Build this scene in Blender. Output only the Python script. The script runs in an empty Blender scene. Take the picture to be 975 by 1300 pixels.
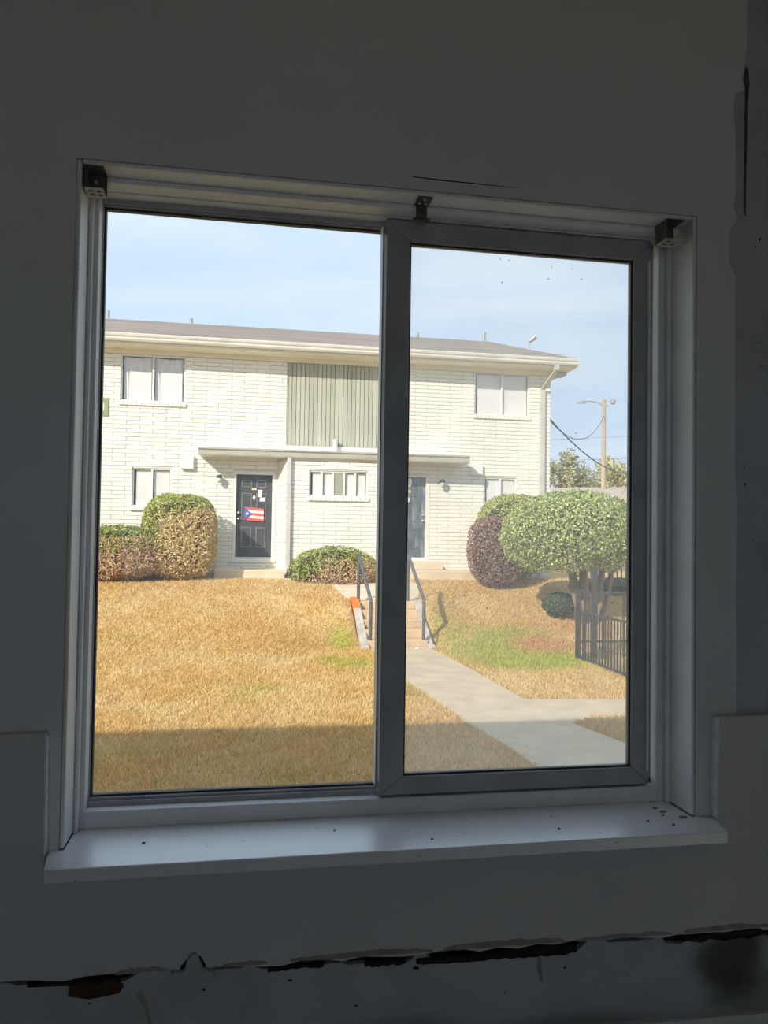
import bpy, bmesh, math, random
import numpy as np
from mathutils import Matrix, Vector

random.seed(7)
RNG = np.random.default_rng(11)
SC = bpy.context.scene
COL = SC.collection

# ------------------------------------------------------------------ camera
YAW, PITCH, ROLL = math.radians(10.2), math.radians(1.696), math.radians(0.84)
fw = Vector((math.sin(YAW)*math.cos(PITCH), math.cos(YAW)*math.cos(PITCH), math.sin(PITCH)))
rt = Vector((math.cos(YAW), -math.sin(YAW), 0.0))
up = rt.cross(fw)
r2 = rt*math.cos(ROLL) + up*math.sin(ROLL)
u2 = up*math.cos(ROLL) - rt*math.sin(ROLL)
cam_d = bpy.data.cameras.new('camera')
cam_d.sensor_fit = 'HORIZONTAL'
cam_d.sensor_width = 36.0
cam_d.lens = 36.0*1000.0/975.0
cam_d.clip_start = 0.05
cam_d.clip_end = 500
cam = bpy.data.objects.new('camera', cam_d)
COL.objects.link(cam)
M = Matrix.Identity(4)
for i in range(3):
    M[i][0], M[i][1], M[i][2] = r2[i], u2[i], -fw[i]
M[0][3], M[1][3], M[2][3] = 0.0, -1.45, 1.45
cam.matrix_world = M
SC.camera = cam

# ------------------------------------------------------------------ sky, sun, exposure
SC.view_settings.view_transform = 'Standard'
SC.view_settings.look = 'None'
SC.view_settings.exposure = 0.75
SC.view_settings.gamma = 1.0
SC.view_settings.use_curve_mapping = False
SC.cycles.max_bounces = 12
SC.cycles.diffuse_bounces = 8
SC.cycles.transparent_max_bounces = 16
SC.cycles.sample_clamp_indirect = 6.0

world = bpy.data.worlds.new('sky')
SC.world = world
world.use_nodes = True
wn, wl = world.node_tree.nodes, world.node_tree.links
wn.clear()
w_out = wn.new('ShaderNodeOutputWorld')
w_bg = wn.new('ShaderNodeBackground')
w_tc = wn.new('ShaderNodeTexCoord')
w_sep = wn.new('ShaderNodeSeparateXYZ')
w_ramp = wn.new('ShaderNodeValToRGB')
w_ramp.color_ramp.elements[0].position = 0.0
w_ramp.color_ramp.elements[0].color = (0.42, 0.52, 0.64, 1)
w_ramp.color_ramp.elements[1].position = 1.0
w_ramp.color_ramp.elements[1].color = (0.37, 0.49, 0.64, 1)
e = w_ramp.color_ramp.elements.new(0.30)
e.color = (0.37, 0.49, 0.63, 1)
w_map = wn.new('ShaderNodeMapping')
w_map.inputs['Rotation'].default_value = (0.2, 0.35, 0.3)
w_map.inputs['Scale'].default_value = (1.6, 1.6, 6.0)
w_noise = wn.new('ShaderNodeTexNoise')
w_noise.inputs['Scale'].default_value = 1.7
w_noise.inputs['Detail'].default_value = 5.0
w_noise.inputs['Roughness'].default_value = 0.5
w_noise.inputs['Distortion'].default_value = 0.8
w_cr = wn.new('ShaderNodeValToRGB')
w_cr.color_ramp.elements[0].position = 0.40
w_cr.color_ramp.elements[0].color = (0, 0, 0, 1)
w_cr.color_ramp.elements[1].position = 0.72
w_cr.color_ramp.elements[1].color = (0.7, 0.7, 0.7, 1)
w_mix = wn.new('ShaderNodeMix')
w_mix.data_type = 'RGBA'
w_mix.inputs['B'].default_value = (0.53, 0.60, 0.67, 1)
wl.new(w_tc.outputs['Generated'], w_sep.inputs[0])
wl.new(w_sep.outputs['Z'], w_ramp.inputs[0])
wl.new(w_tc.outputs['Generated'], w_map.inputs[0])
wl.new(w_map.outputs[0], w_noise.inputs['Vector'])
wl.new(w_noise.outputs['Fac'], w_cr.inputs[0])
wl.new(w_ramp.outputs[0], w_mix.inputs['A'])
wl.new(w_cr.outputs[0], w_mix.inputs['Factor'])
wl.new(w_mix.outputs['Result'], w_bg.inputs['Color'])
w_bg.inputs['Strength'].default_value = 1.0
wl.new(w_bg.outputs[0], w_out.inputs['Surface'])

sun_d = bpy.data.lights.new('sun', 'SUN')
sun_d.energy = 2.9
sun_d.color = (1.0, 0.93, 0.80)
sun_d.angle = math.radians(0.6)
sun = bpy.data.objects.new('sun', sun_d)
COL.objects.link(sun)
SUNV = Vector((1.0, 1.0, -0.85)).normalized()
sun.rotation_euler = SUNV.to_track_quat('-Z', 'Y').to_euler()
sun.location = (-20, -20, 30)

# ------------------------------------------------------------------ materials
MATS = {}


def mat(name, c1, c2=None, scale=8.0, rough=0.6, metal=0.0, bump=0.0, bscale=None, spec=0.5, stretch=(1, 1, 1),
        lo=0.35, hi=0.65, detail=4.0):
    """Procedural paint-like material: noise between two colours, optional noise bump."""
    if name in MATS:
        return MATS[name]
    m = bpy.data.materials.new(name)
    m.use_nodes = True
    nt = m.node_tree
    b = nt.nodes['Principled BSDF']
    b.inputs['Roughness'].default_value = rough
    b.inputs['Metallic'].default_value = metal
    b.inputs['Specular IOR Level'].default_value = spec
    if c2 is None:
        c2 = tuple(v*0.88 for v in c1)
    tc = nt.nodes.new('ShaderNodeTexCoord')
    mp = nt.nodes.new('ShaderNodeMapping')
    mp.inputs['Scale'].default_value = stretch
    nz = nt.nodes.new('ShaderNodeTexNoise')
    nz.inputs['Scale'].default_value = scale
    nz.inputs['Detail'].default_value = detail
    rp = nt.nodes.new('ShaderNodeValToRGB')
    rp.color_ramp.elements[0].position = lo
    rp.color_ramp.elements[1].position = hi
    rp.color_ramp.elements[0].color = (*c1, 1)
    rp.color_ramp.elements[1].color = (*c2, 1)
    nt.links.new(tc.outputs['Object'], mp.inputs[0])
    nt.links.new(mp.outputs[0], nz.inputs['Vector'])
    nt.links.new(nz.outputs['Fac'], rp.inputs[0])
    nt.links.new(rp.outputs[0], b.inputs['Base Color'])
    if bump:
        n2 = nt.nodes.new('ShaderNodeTexNoise')
        n2.inputs['Scale'].default_value = bscale or scale*4
        n2.inputs['Detail'].default_value = 3
        bp = nt.nodes.new('ShaderNodeBump')
        bp.inputs['Strength'].default_value = bump
        bp.inputs['Distance'].default_value = 0.01
        nt.links.new(mp.outputs[0], n2.inputs['Vector'])
        nt.links.new(n2.outputs['Fac'], bp.inputs['Height'])
        nt.links.new(bp.outputs[0], b.inputs['Normal'])
    MATS[name] = m
    return m


def leaf_mat(name, trans=0.25, rough=0.55, spec=0.35):
    if name in MATS:
        return MATS[name]
    m = bpy.data.materials.new(name)
    m.use_nodes = True
    nt = m.node_tree
    b = nt.nodes['Principled BSDF']
    b.inputs['Roughness'].default_value = rough
    b.inputs['Specular IOR Level'].default_value = spec
    at = nt.nodes.new('ShaderNodeAttribute')
    at.attribute_name = 'Col'
    nt.links.new(at.outputs['Color'], b.inputs['Base Color'])
    tr = nt.nodes.new('ShaderNodeBsdfTranslucent')
    nt.links.new(at.outputs['Color'], tr.inputs['Color'])
    mx = nt.nodes.new('ShaderNodeMixShader')
    mx.inputs[0].default_value = trans
    nt.links.new(b.outputs[0], mx.inputs[1])
    nt.links.new(tr.outputs[0], mx.inputs[2])
    nt.links.new(mx.outputs[0], nt.nodes['Material Output'].inputs['Surface'])
    MATS[name] = m
    return m


def glass_mat(name, dust=0.0, gloss=0.06, specks=False, tint=(1, 1, 1)):
    m = bpy.data.materials.new(name)
    m.use_nodes = True
    nt = m.node_tree
    nt.nodes.remove(nt.nodes['Principled BSDF'])
    out = nt.nodes['Material Output']
    tp = nt.nodes.new('ShaderNodeBsdfTransparent')
    tp.inputs[0].default_value = (*tint, 1)
    gl = nt.nodes.new('ShaderNodeBsdfGlossy')
    gl.inputs['Roughness'].default_value = 0.02
    fr = nt.nodes.new('ShaderNodeLayerWeight')
    fr.inputs['Blend'].default_value = 0.12
    ml = nt.nodes.new('ShaderNodeMath')
    ml.operation = 'MULTIPLY_ADD'
    ml.inputs[1].default_value = 0.5
    ml.inputs[2].default_value = gloss*0.5
    nt.links.new(fr.outputs['Fresnel'], ml.inputs[0])
    m1 = nt.nodes.new('ShaderNodeMixShader')
    nt.links.new(ml.outputs[0], m1.inputs[0])
    nt.links.new(tp.outputs[0], m1.inputs[1])
    nt.links.new(gl.outputs[0], m1.inputs[2])
    last = m1
    if dust:
        df = nt.nodes.new('ShaderNodeBsdfDiffuse')
        df.inputs[0].default_value = (0.8, 0.8, 0.78, 1)
        tl = nt.nodes.new('ShaderNodeBsdfTranslucent')
        tl.inputs[0].default_value = (0.95, 0.95, 0.94, 1)
        md = nt.nodes.new('ShaderNodeMixShader')
        md.inputs[0].default_value = 0.9
        nt.links.new(df.outputs[0], md.inputs[1])
        nt.links.new(tl.outputs[0], md.inputs[2])
        tc = nt.nodes.new('ShaderNodeTexCoord')
        nz = nt.nodes.new('ShaderNodeTexNoise')
        nz.inputs['Scale'].default_value = 5.0
        nz.inputs['Detail'].default_value = 6.0
        mr = nt.nodes.new('ShaderNodeMapRange')
        mr.inputs['From Min'].default_value = 0.25
        mr.inputs['From Max'].default_value = 0.75
        mr.inputs['To Min'].default_value = dust*0.7
        mr.inputs['To Max'].default_value = dust*1.3
        nt.links.new(tc.outputs['Object'], nz.inputs['Vector'])
        nt.links.new(nz.outputs['Fac'], mr.inputs['Value'])
        m2 = nt.nodes.new('ShaderNodeMixShader')
        nt.links.new(mr.outputs[0], m2.inputs[0])
        nt.links.new(m1.outputs[0], m2.inputs[1])
        nt.links.new(md.outputs[0], m2.inputs[2])
        last = m2
        if specks:
            vo = nt.nodes.new('ShaderNodeTexVoronoi')
            vo.inputs['Scale'].default_value = 42.0
            lt = nt.nodes.new('ShaderNodeMath')
            lt.operation = 'LESS_THAN'
            lt.inputs[1].default_value = 0.075
            n3 = nt.nodes.new('ShaderNodeTexNoise')
            n3.inputs['Scale'].default_value = 4.0
            gt = nt.nodes.new('ShaderNodeMath')
            gt.operation = 'GREATER_THAN'
            gt.inputs[1].default_value = 0.56
            an = nt.nodes.new('ShaderNodeMath')
            an.operation = 'MULTIPLY'
            an2 = nt.nodes.new('ShaderNodeMath')
            an2.operation = 'MULTIPLY'
            an2.inputs[1].default_value = 0.55
            dk = nt.nodes.new('ShaderNodeBsdfDiffuse')
            dk.inputs[0].default_value = (0.12, 0.11, 0.10, 1)
            m3 = nt.nodes.new('ShaderNodeMixShader')
            nt.links.new(tc.outputs['Object'], vo.inputs['Vector'])
            nt.links.new(tc.outputs['Object'], n3.inputs['Vector'])
            nt.links.new(vo.outputs['Distance'], lt.inputs[0])
            nt.links.new(n3.outputs['Fac'], gt.inputs[0])
            nt.links.new(lt.outputs[0], an.inputs[0])
            nt.links.new(gt.outputs[0], an.inputs[1])
            nt.links.new(an.outputs[0], an2.inputs[0])
            nt.links.new(an2.outputs[0], m3.inputs[0])
            nt.links.new(m2.outputs[0], m3.inputs[1])
            nt.links.new(dk.outputs[0], m3.inputs[2])
            last = m3
    nt.links.new(last.outputs[0], out.inputs['Surface'])
    return m


# ------------------------------------------------------------------ mesh helpers
class MB:
    """Collects boxes, prisms, tubes and lathed shapes; build() links them as one mesh object."""

    def __init__(self):
        self.v, self.f = [], []

    def box(self, x0, x1, y0, y1, z0, z1):
        n = len(self.v)
        self.v += [(x0, y0, z0), (x1, y0, z0), (x1, y1, z0), (x0, y1, z0),
                   (x0, y0, z1), (x1, y0, z1), (x1, y1, z1), (x0, y1, z1)]
        self.f += [tuple(n+i for i in q) for q in
                   ((0, 3, 2, 1), (4, 5, 6, 7), (0, 1, 5, 4), (1, 2, 6, 5), (2, 3, 7, 6), (3, 0, 4, 7))]
        return self

    def prism_y(self, pts, y0, y1):
        """polygon of (x, z), anticlockwise seen from -y, extruded along y"""
        n, k = len(self.v), len(pts)
        self.v += [(x, y0, z) for x, z in pts] + [(x, y1, z) for x, z in pts]
        self.f.append(tuple(n+i for i in range(k)))
        self.f.append(tuple(n+k+i for i in reversed(range(k))))
        for i in range(k):
            j = (i+1) % k
            self.f.append((n+j, n+i, n+k+i, n+k+j))
        return self

    def prism_x(self, pts, x0, x1):
        """polygon of (y, z) extruded along x"""
        n, k = len(self.v), len(pts)
        self.v += [(x0, y, z) for y, z in pts] + [(x1, y, z) for y, z in pts]
        self.f.append(tuple(n+i for i in reversed(range(k))))
        self.f.append(tuple(n+k+i for i in range(k)))
        for i in range(k):
            j = (i+1) % k
            self.f.append((n+i, n+j, n+k+j, n+k+i))
        return self

    def tube(self, pts, r, seg=8, r_end=None):
        pts = [Vector(p) for p in pts]
        n0 = len(self.v)
        k = len(pts)
        for i, p in enumerate(pts):
            d = (pts[min(i+1, k-1)] - pts[max(i-1, 0)]).normalized()
            a = d.cross(Vector((0, 0, 1)) if abs(d.z) < 0.9 else Vector((1, 0, 0))).normalized()
            b = d.cross(a)
            rr = r if r_end is None else r + (r_end-r)*i/(k-1)
            for s in range(seg):
                t = 2*math.pi*s/seg
                q = p + a*rr*math.cos(t) + b*rr*math.sin(t)
                self.v.append(tuple(q))
        for i in range(k-1):
            for s in range(seg):
                t = (s+1) % seg
                self.f.append((n0+i*seg+s, n0+i*seg+t, n0+(i+1)*seg+t, n0+(i+1)*seg+s))
        self.f.append(tuple(n0+s for s in reversed(range(seg))))
        self.f.append(tuple(n0+(k-1)*seg+s for s in range(seg)))
        return self

    def lathe(self, c, prof, axis='z', seg=14):
        """profile of (radius, offset) turned about an axis through c"""
        n0 = len(self.v)
        for r, h in prof:
            for s in range(seg):
                t = 2*math.pi*s/seg
                a, b = r*math.cos(t), r*math.sin(t)
                if axis == 'z':
                    self.v.append((c[0]+a, c[1]+b, c[2]+h))
                elif axis == 'y':
                    self.v.append((c[0]+a, c[1]+h, c[2]+b))
                else:
                    self.v.append((c[0]+h, c[1]+a, c[2]+b))
        for i in range(len(prof)-1):
            for s in range(seg):
                t = (s+1) % seg
                self.f.append((n0+i*seg+s, n0+i*seg+t, n0+(i+1)*seg+t, n0+(i+1)*seg+s))
        self.f.append(tuple(n0+s for s in reversed(range(seg))))
        self.f.append(tuple(n0+(len(prof)-1)*seg+s for s in range(seg)))
        return self

    def holed(self, x0, x1, z0, z1, holes, y0, y1):
        """upright slab with rectangular holes (x0, x1, z0, z1)"""
        xs = sorted({x0, x1, *[v for h in holes for v in h[:2] if x0 < v < x1]})
        zs = sorted({z0, z1, *[v for h in holes for v in h[2:] if z0 < v < z1]})
        for j in range(len(zs)-1):
            i = 0
            while i < len(xs)-1:
                def solid(i):
                    cx, cz = (xs[i]+xs[i+1])/2, (zs[j]+zs[j+1])/2
                    return not any(h[0] < cx < h[1] and h[2] < cz < h[3] for h in holes)
                if not solid(i):
                    i += 1
                    continue
                k = i
                while k+1 < len(xs)-1 and solid(k+1):
                    k += 1
                self.box(xs[i], xs[k+1], y0, y1, zs[j], zs[j+1])
                i = k+1
        return self

    def mesh(self, name):
        me = bpy.data.meshes.new(name)
        me.from_pydata(self.v, [], self.f)
        bm = bmesh.new()
        bm.from_mesh(me)
        bmesh.ops.recalc_face_normals(bm, faces=bm.faces)
        bm.to_mesh(me)
        bm.free()
        return me

    def build(self, name, m, parent=None, bevel=0.0, smooth=False):
        me = self.mesh(name)
        me.materials.append(m)
        return link(name, me, parent, bevel, smooth)


def link(name, me, parent=None, bevel=0.0, smooth=False):
    o = bpy.data.objects.new(name, me)
    COL.objects.link(o)
    if smooth:
        me.polygons.foreach_set('use_smooth', [True]*len(me.polygons))
    if bevel:
        b = o.modifiers.new('edge', 'BEVEL')
        b.width = bevel
        b.segments = 2
        b.limit_method = 'ANGLE'
    if parent is not None:
        adopt(o, parent)
    return o


def wloc(o):
    return wloc(o.parent) + Vector(o.location) + o.matrix_parent_inverse.translation if o.parent else Vector(o.location)


def adopt(o, parent):
    o.parent = parent
    o.matrix_parent_inverse = Matrix.Translation(-wloc(parent))


def tag(o, label=None, cat=None, group=None, kind=None):
    if label:
        o['label'] = label
    if cat:
        o['category'] = cat
    if group:
        o['group'] = group
    if kind:
        o['kind'] = kind
    return o


def thing(name, label, cat, loc, group=None, kind=None):
    o = bpy.data.objects.new(name, None)
    o.empty_display_size = 0.1
    COL.objects.link(o)
    o.location = loc
    return tag(o, label, cat, group, kind)


def struct(name, loc=(0, 0, 0), label=None):
    o = bpy.data.objects.new(name, None)
    o.empty_display_size = 0.1
    COL.objects.link(o)
    o.location = loc
    o['kind'] = 'structure'
    if label:
        o['label'] = label
    return o


def vnoise(x, y, seed=0):
    """value noise in [0, 1] for numpy arrays"""
    def h(i, j):
        v = np.sin(i*127.1 + j*311.7 + seed*74.7)*43758.5453
        return v - np.floor(v)
    i, j = np.floor(x), np.floor(y)
    u, v = x-i, y-j
    u, v = u*u*(3-2*u), v*v*(3-2*v)
    return (h(i, j)*(1-u)+h(i+1, j)*u)*(1-v) + (h(i, j+1)*(1-u)+h(i+1, j+1)*u)*v


def fbm(x, y, seed=0):
    return 0.5*vnoise(x, y, seed)+0.3*vnoise(x*2.1, y*2.1, seed+1)+0.2*vnoise(x*4.3, y*4.3, seed+2)


def sstep(a, b, x):
    t = np.clip((x-a)/(b-a), 0, 1)
    return t*t*(3-2*t)


# palette
M_wall = mat('interior_paint', (0.70, 0.71, 0.71), (0.65, 0.66, 0.66), scale=2.5, rough=0.55, bump=0.05, bscale=60)
M_under = mat('old_wall_paint', (0.41, 0.42, 0.45), (0.50, 0.51, 0.54), scale=5, rough=0.7, bump=0.15, bscale=40)
M_panel = mat('panel_paint', (0.63, 0.62, 0.62), (0.58, 0.57, 0.57), scale=3, rough=0.6, bump=0.05, bscale=50)
M_trimw = mat('reveal_paint', (0.82, 0.82, 0.82), (0.75, 0.75, 0.75), scale=9, rough=0.4, bump=0.12, bscale=30)
M_frame = mat('window_frame_paint', (0.42, 0.43, 0.45), (0.35, 0.36, 0.38), scale=14, rough=0.35, spec=0.5)
M_gasket = mat('black_gasket', (0.03, 0.03, 0.035), (0.05, 0.05, 0.05), scale=20, rough=0.5)
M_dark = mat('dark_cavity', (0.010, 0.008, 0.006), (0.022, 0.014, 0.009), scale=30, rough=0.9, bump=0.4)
M_wood = mat('rotten_wood', (0.035, 0.018, 0.010), (0.075, 0.035, 0.02), scale=10, rough=0.9, bump=0.5, stretch=(1, 1, 6))

# ------------------------------------------------------------------ room shell
WX0, WX1, WZ0, WZ1 = -0.30, 0.90, 0.90, 2.11          # window opening
RX0, RX1, RY0, RZ = -2.3, 2.1, -3.8, 2.80
w = MB()
w.holed(-12, 10, -0.9, 4.95, [(WX0, WX1, WZ0-0.024, WZ1)], 0.005, 0.20)
wall_front = tag(w.build('wall_front', M_under), kind='structure')

# plaster skin with a torn right edge (x, z)
torn = [(1.016, RZ), (1.012, 2.47), (1.006, 2.43), (1.000, 2.405), (1.008, 2.385), (0.985, 2.372), (0.982, 2.33), (0.986, 2.29),
        (0.988, 2.17), (0.982, 2.135), (0.990, 2.115), (0.974, 2.085), (0.972, 2.02), (0.986, 1.99), (0.985, 1.85),
        (0.987, 1.70), (0.986, 1.60), (0.992, 1.52), (0.989, 1.35), (0.991, 1.22), (0.990, 1.10)]
s = MB()
s.prism_y([(RX0, WZ1)] + [(WX1, WZ1), (0.988, WZ1)] + [p for p in reversed(torn) if p[1] > 2.11] + [(RX0, RZ)], 0.0, 0.006)
s.prism_y([(WX1, 1.10)] + [p for p in reversed(torn) if p[1] < 2.105] + [(0.988, WZ1), (WX1, WZ1)], 0.0, 0.006)
s.box(RX0, WX0, 0.0, 0.006, 0.0, WZ1)
s.box(WX1, 0.9905, 0.0, 0.006, 0.0, 1.10)
s.box(WX0, WX1, 0.0, 0.006, 0.0, WZ0-0.03)
s.build('plaster_skin', M_wall, wall_front)
c = MB()
c.prism_y([(1.008, 2.13), (1.0125, 2.12), (1.0135, 2.20), (1.016, 2.30), (1.017, 2.36), (1.021, 2.40), (1.018, 2.43), (1.012, 2.435), (1.007, 2.41), (1.012, 2.385), (1.010, 2.33), (1.009, 2.25)], 0.0035, 0.0055)
c.build('plaster_crack', mat('shadowed_groove', (0.06, 0.055, 0.05), (0.13, 0.12, 0.11), scale=18, rough=0.9, bump=0.3), wall_front)
c = MB()
c.prism_y([(0.307, 2.1330), (0.36, 2.1310), (0.42, 2.1312), (0.50, 2.1310), (0.52, 2.1315), (0.50, 2.1320), (0.42, 2.1330),
           (0.36, 2.1335), (0.307, 2.1345)], -0.0006, 0.001)
c.build('plaster_crack', M_dark, wall_front)
c = MB()
for (x, z, r) in ((1.045, 2.075, 0.006), (1.036, 2.06, 0.003), (1.046, 1.86, 0.0025), (1.049, 1.81, 0.002), (1.01, 1.60, 0.002),
                  (1.012, 1.565, 0.004), (1.03, 1.45, 0.002)):
    c.prism_y([(x+.7*r*math.cos(a)*random.uniform(.5, 1.2), z+.7*r*math.sin(a)*random.uniform(.5, 1.3))
               for a in [k*math.pi/4 for k in range(8)]], 0.0040, 0.0052)
c.build('nail_hole', M_dark, wall_front)

# boards below and beside the sill, with a ragged lower edge
def rag(x0, x1, z, n, amp, seed):
    rr = random.Random(seed)
    return [(x0+(x1-x0)*i/n, z(x0+(x1-x0)*i/n)+rr.uniform(-amp, amp)) for i in range(n+1)]

zb = lambda x: 0.690-0.008*(x+0.3)
low = rag(RX0, RX1, zb, 120, 0.0045, 3)
p = MB()
p.prism_y(low + [(RX1, 1.100), (0.937, 1.100), (0.935, 1.00), (0.932, WZ0), (0.932, 0.876), (-0.318, 0.876), (-0.318, WZ0), (-0.3195, 0.98), (-0.321, 1.105), (RX0, 1.090)],
          -0.022, 0.0)
panel = tag(p.build('wall_panel', M_panel, bevel=0.0015), kind='structure')
M_edge_lit = mat('lit_edge_paint', (0.90, 0.89, 0.86), (0.74, 0.73, 0.70), scale=40, rough=0.9, bump=0.4)  # white strips paint in the light bounced from the sill onto the panel edges
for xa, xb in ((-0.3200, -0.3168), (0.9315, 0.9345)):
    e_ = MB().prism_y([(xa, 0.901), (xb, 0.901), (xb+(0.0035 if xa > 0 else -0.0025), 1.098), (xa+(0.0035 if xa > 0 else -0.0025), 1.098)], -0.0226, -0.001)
    e_.build('lit_board_edge', M_edge_lit, panel)
# ragged gap with exposed dark lath behind, and the band of bare plaster below it
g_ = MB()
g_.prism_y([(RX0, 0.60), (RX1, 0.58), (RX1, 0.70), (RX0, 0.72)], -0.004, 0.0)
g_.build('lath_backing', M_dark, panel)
zt = lambda x: 0.684-0.008*(x+0.3)
top = []
rr = random.Random(5)
x = RX0
while x < RX1:
    z = zt(x)
    gap = 0.0
    for (a, b_, dgap) in ((-.36, -.30, .006), (-.30, -.17, .012), (-.10, .02, .004), (.03, .20, .010), (.20, .33, .016), (.36, .52, .017),
                          (.52, .66, .022), (.70, .80, .008), (.82, 1.10, .020), (-.9, -.55, .012)):
        if a < x < b_:
            gap = dgap*rr.uniform(0.7, 1.1)
    top.append((x, z+0.006-gap))
    x += rr.uniform(0.008, 0.022)
top.append((RX1, zt(RX1)))
q = MB()
q.prism_y([(RX0, 0.535), (RX1, 0.512)] + top[::-1], -0.0175, -0.003)
m_band = mat('bare_plaster', (0.50, 0.52, 0.53), (0.40, 0.42, 0.43), scale=7, rough=0.75, bump=0.3, bscale=35)
# soot stains with a shape of their own
nt = m_band.node_tree
bs = nt.nodes['Principled BSDF']
base_link = bs.inputs['Base Color'].links[0].from_socket
tcn = [n for n in nt.nodes if n.type == 'TEX_COORD'][0]
prev = base_link
for (cx, cz, rx, rz, strength) in ((0.97, 0.63, 0.085, 0.075, 0.85), (0.62, 0.52, 0.22, 0.03, 0.5), (0.30, 0.545, 0.12, 0.03, 0.35), (1.02, 0.55, 0.10, 0.06, 0.5)):
    mp = nt.nodes.new('ShaderNodeMapping')
    mp.inputs['Location'].default_value = (-cx/rx, 0, -cz/rz)
    mp.inputs['Scale'].default_value = (1/rx, 0, 1/rz)
    nz = nt.nodes.new('ShaderNodeTexNoise')
    nz.inputs['Scale'].default_value = 14
    ln = nt.nodes.new('ShaderNodeVectorMath')
    ln.operation = 'LENGTH'
    ad = nt.nodes.new('ShaderNodeMath')
    ad.operation = 'MULTIPLY_ADD'
    ad.inputs[1].default_value = 0.9
    mr = nt.nodes.new('ShaderNodeMapRange')
    mr.interpolation_type = 'SMOOTHSTEP'
    mr.inputs['From Min'].default_value = 0.9
    mr.inputs['From Max'].default_value = 1.9
    mr.inputs['To Min'].default_value = strength
    mr.inputs['To Max'].default_value = 0.0
    mx = nt.nodes.new('ShaderNodeMix')
    mx.data_type = 'RGBA'
    mx.inputs['B'].default_value = (0.035, 0.028, 0.022, 1)
    nt.links.new(tcn.outputs['Object'], mp.inputs[0])
    nt.links.new(tcn.outputs['Object'], nz.inputs['Vector'])
    nt.links.new(mp.outputs[0], ln.inputs[0])
    nt.links.new(nz.outputs['Fac'], ad.inputs[0])
    nt.links.new(ln.outputs['Value'], ad.inputs[2])
    nt.links.new(ad.outputs[0], mr.inputs['Value'])
    nt.links.new(mr.outputs[0], mx.inputs['Factor'])
    nt.links.new(prev, mx.inputs['A'])
    prev = mx.outputs['Result']
nt.links.new(prev, bs.inputs['Base Color'])
q.build('plaster_band', m_band, panel)
q = MB()
q.prism_y([(RX0, 0.0), (RX1, 0.0)] + rag(RX0, RX1, lambda x: 0.528-0.0095*(x-.2), 60, 0.0015, 9)[::-1], -0.030, -0.003)
q.build('lower_board', M_panel, panel, bevel=0.002)
q = MB()
q.prism_y([(-0.275, 0.662), (-0.24, 0.654), (-0.19, 0.660), (-0.184, 0.672), (-0.20, 0.684), (-0.24, 0.680), (-0.272, 0.678)], -0.0215, -0.010)
q.build('wood_lath', M_wood, panel)
q = MB()
q.prism_y([(-0.34, 0.683), (-0.22, 0.677), (-0.215, 0.682), (-0.30, 0.690), (-0.34, 0.688)], -0.0225, -0.012)
q.build('wood_lath', M_dark, panel)
q = MB()
for (x0, x1, z, h) in ((0.235, 0.31, 0.672, .006), (0.33, 0.50, 0.668, .008), (0.50, 0.64, 0.667, .012), (0.86, 1.03, 0.672, .009), (.06, .16, .678, .005)):
    n = 12
    up_ = rag(x0, x1, lambda x: z+h, n, 0.002, int(x0*100)+40)
    dn_ = rag(x0, x1, lambda x: z-h*.3, n, 0.0025, int(x0*100)+60)
    q.prism_y(dn_ + up_[::-1], -0.0232, -0.012)
q.build('torn_edge', M_dark, panel)
M_tear = mat('torn_paper', (0.40, 0.365, 0.32), (0.30, 0.27, 0.23), scale=30, rough=0.95, spec=0.1)
q = MB()
for (x0, x1, h) in ((-0.20, -0.11, .010), (-0.02, 0.06, .006), (0.10, 0.36, .012), (0.38, 0.62, .014), (0.64, 0.84, .008), (0.86, 1.06, .012)):
    n = 16
    up_ = rag(x0, x1, lambda x: zb(x)+0.006+0.6*h*abs(math.sin(math.pi*(x-x0)/(x1-x0)))**0.5, n, 0.0015, int(x0*100)+140)
    dn_ = rag(x0, x1, lambda x: zb(x)+0.003, n, 0.001, int(x0*100)+160)
    q.prism_y(dn_ + up_[::-1], -0.0226, -0.018)
q.build('torn_edge', M_tear, panel)
q = MB()
for (x, z, r) in ((0.10, 0.655, .004), (0.33, 0.658, .006), (-.24, .645, .003), (-.05, .652, .003), (.62, .635, .003), (.50, .60, .002), (.22, .60, .0025)):
    q.prism_y([(x+r*math.cos(a)*random.uniform(.7, 1.4), z+.6*r*math.sin(a)*random.uniform(.6, 1.2)) for a in [k*math.pi/4 for k in range(8)]], -0.0181, -0.010)
q.build('chipped_spot', M_dark, panel)
q = MB()
q.prism_y([(.563, .640), (.570, .612), (.575, .614), (.572, .655), (.566, .662)], -0.0180, -0.010)
q.prism_y([(-.165, .655), (-.150, .630), (-.142, .600), (-.136, .600), (-.145, .640), (-.155, .662)], -0.0180, -0.010)
q.build('drip_mark', M_tear, panel)
q = MB()
q.prism_y([(-0.092, 0.680), (-0.045, 0.678), (-0.047, 0.697), (-0.056, 0.712), (-0.064, 0.716), (-0.076, 0.712), (-0.090, 0.698)], -0.0228, -0.014)
q.build('plaster_chunk', M_dark, panel)
q = MB()
q.prism_y([(-0.105, 0.682), (-0.03, 0.677), (-0.034, 0.690), (-0.052, 0.694), (-0.057, 0.708), (-0.062, 0.720), (-0.070, 0.722), (-0.078, 0.712), (-0.083, 0.693), (-0.104, 0.690)], -0.034, -0.020)
q.build('plaster_chunk', m_band, panel, bevel=0.003)

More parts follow.
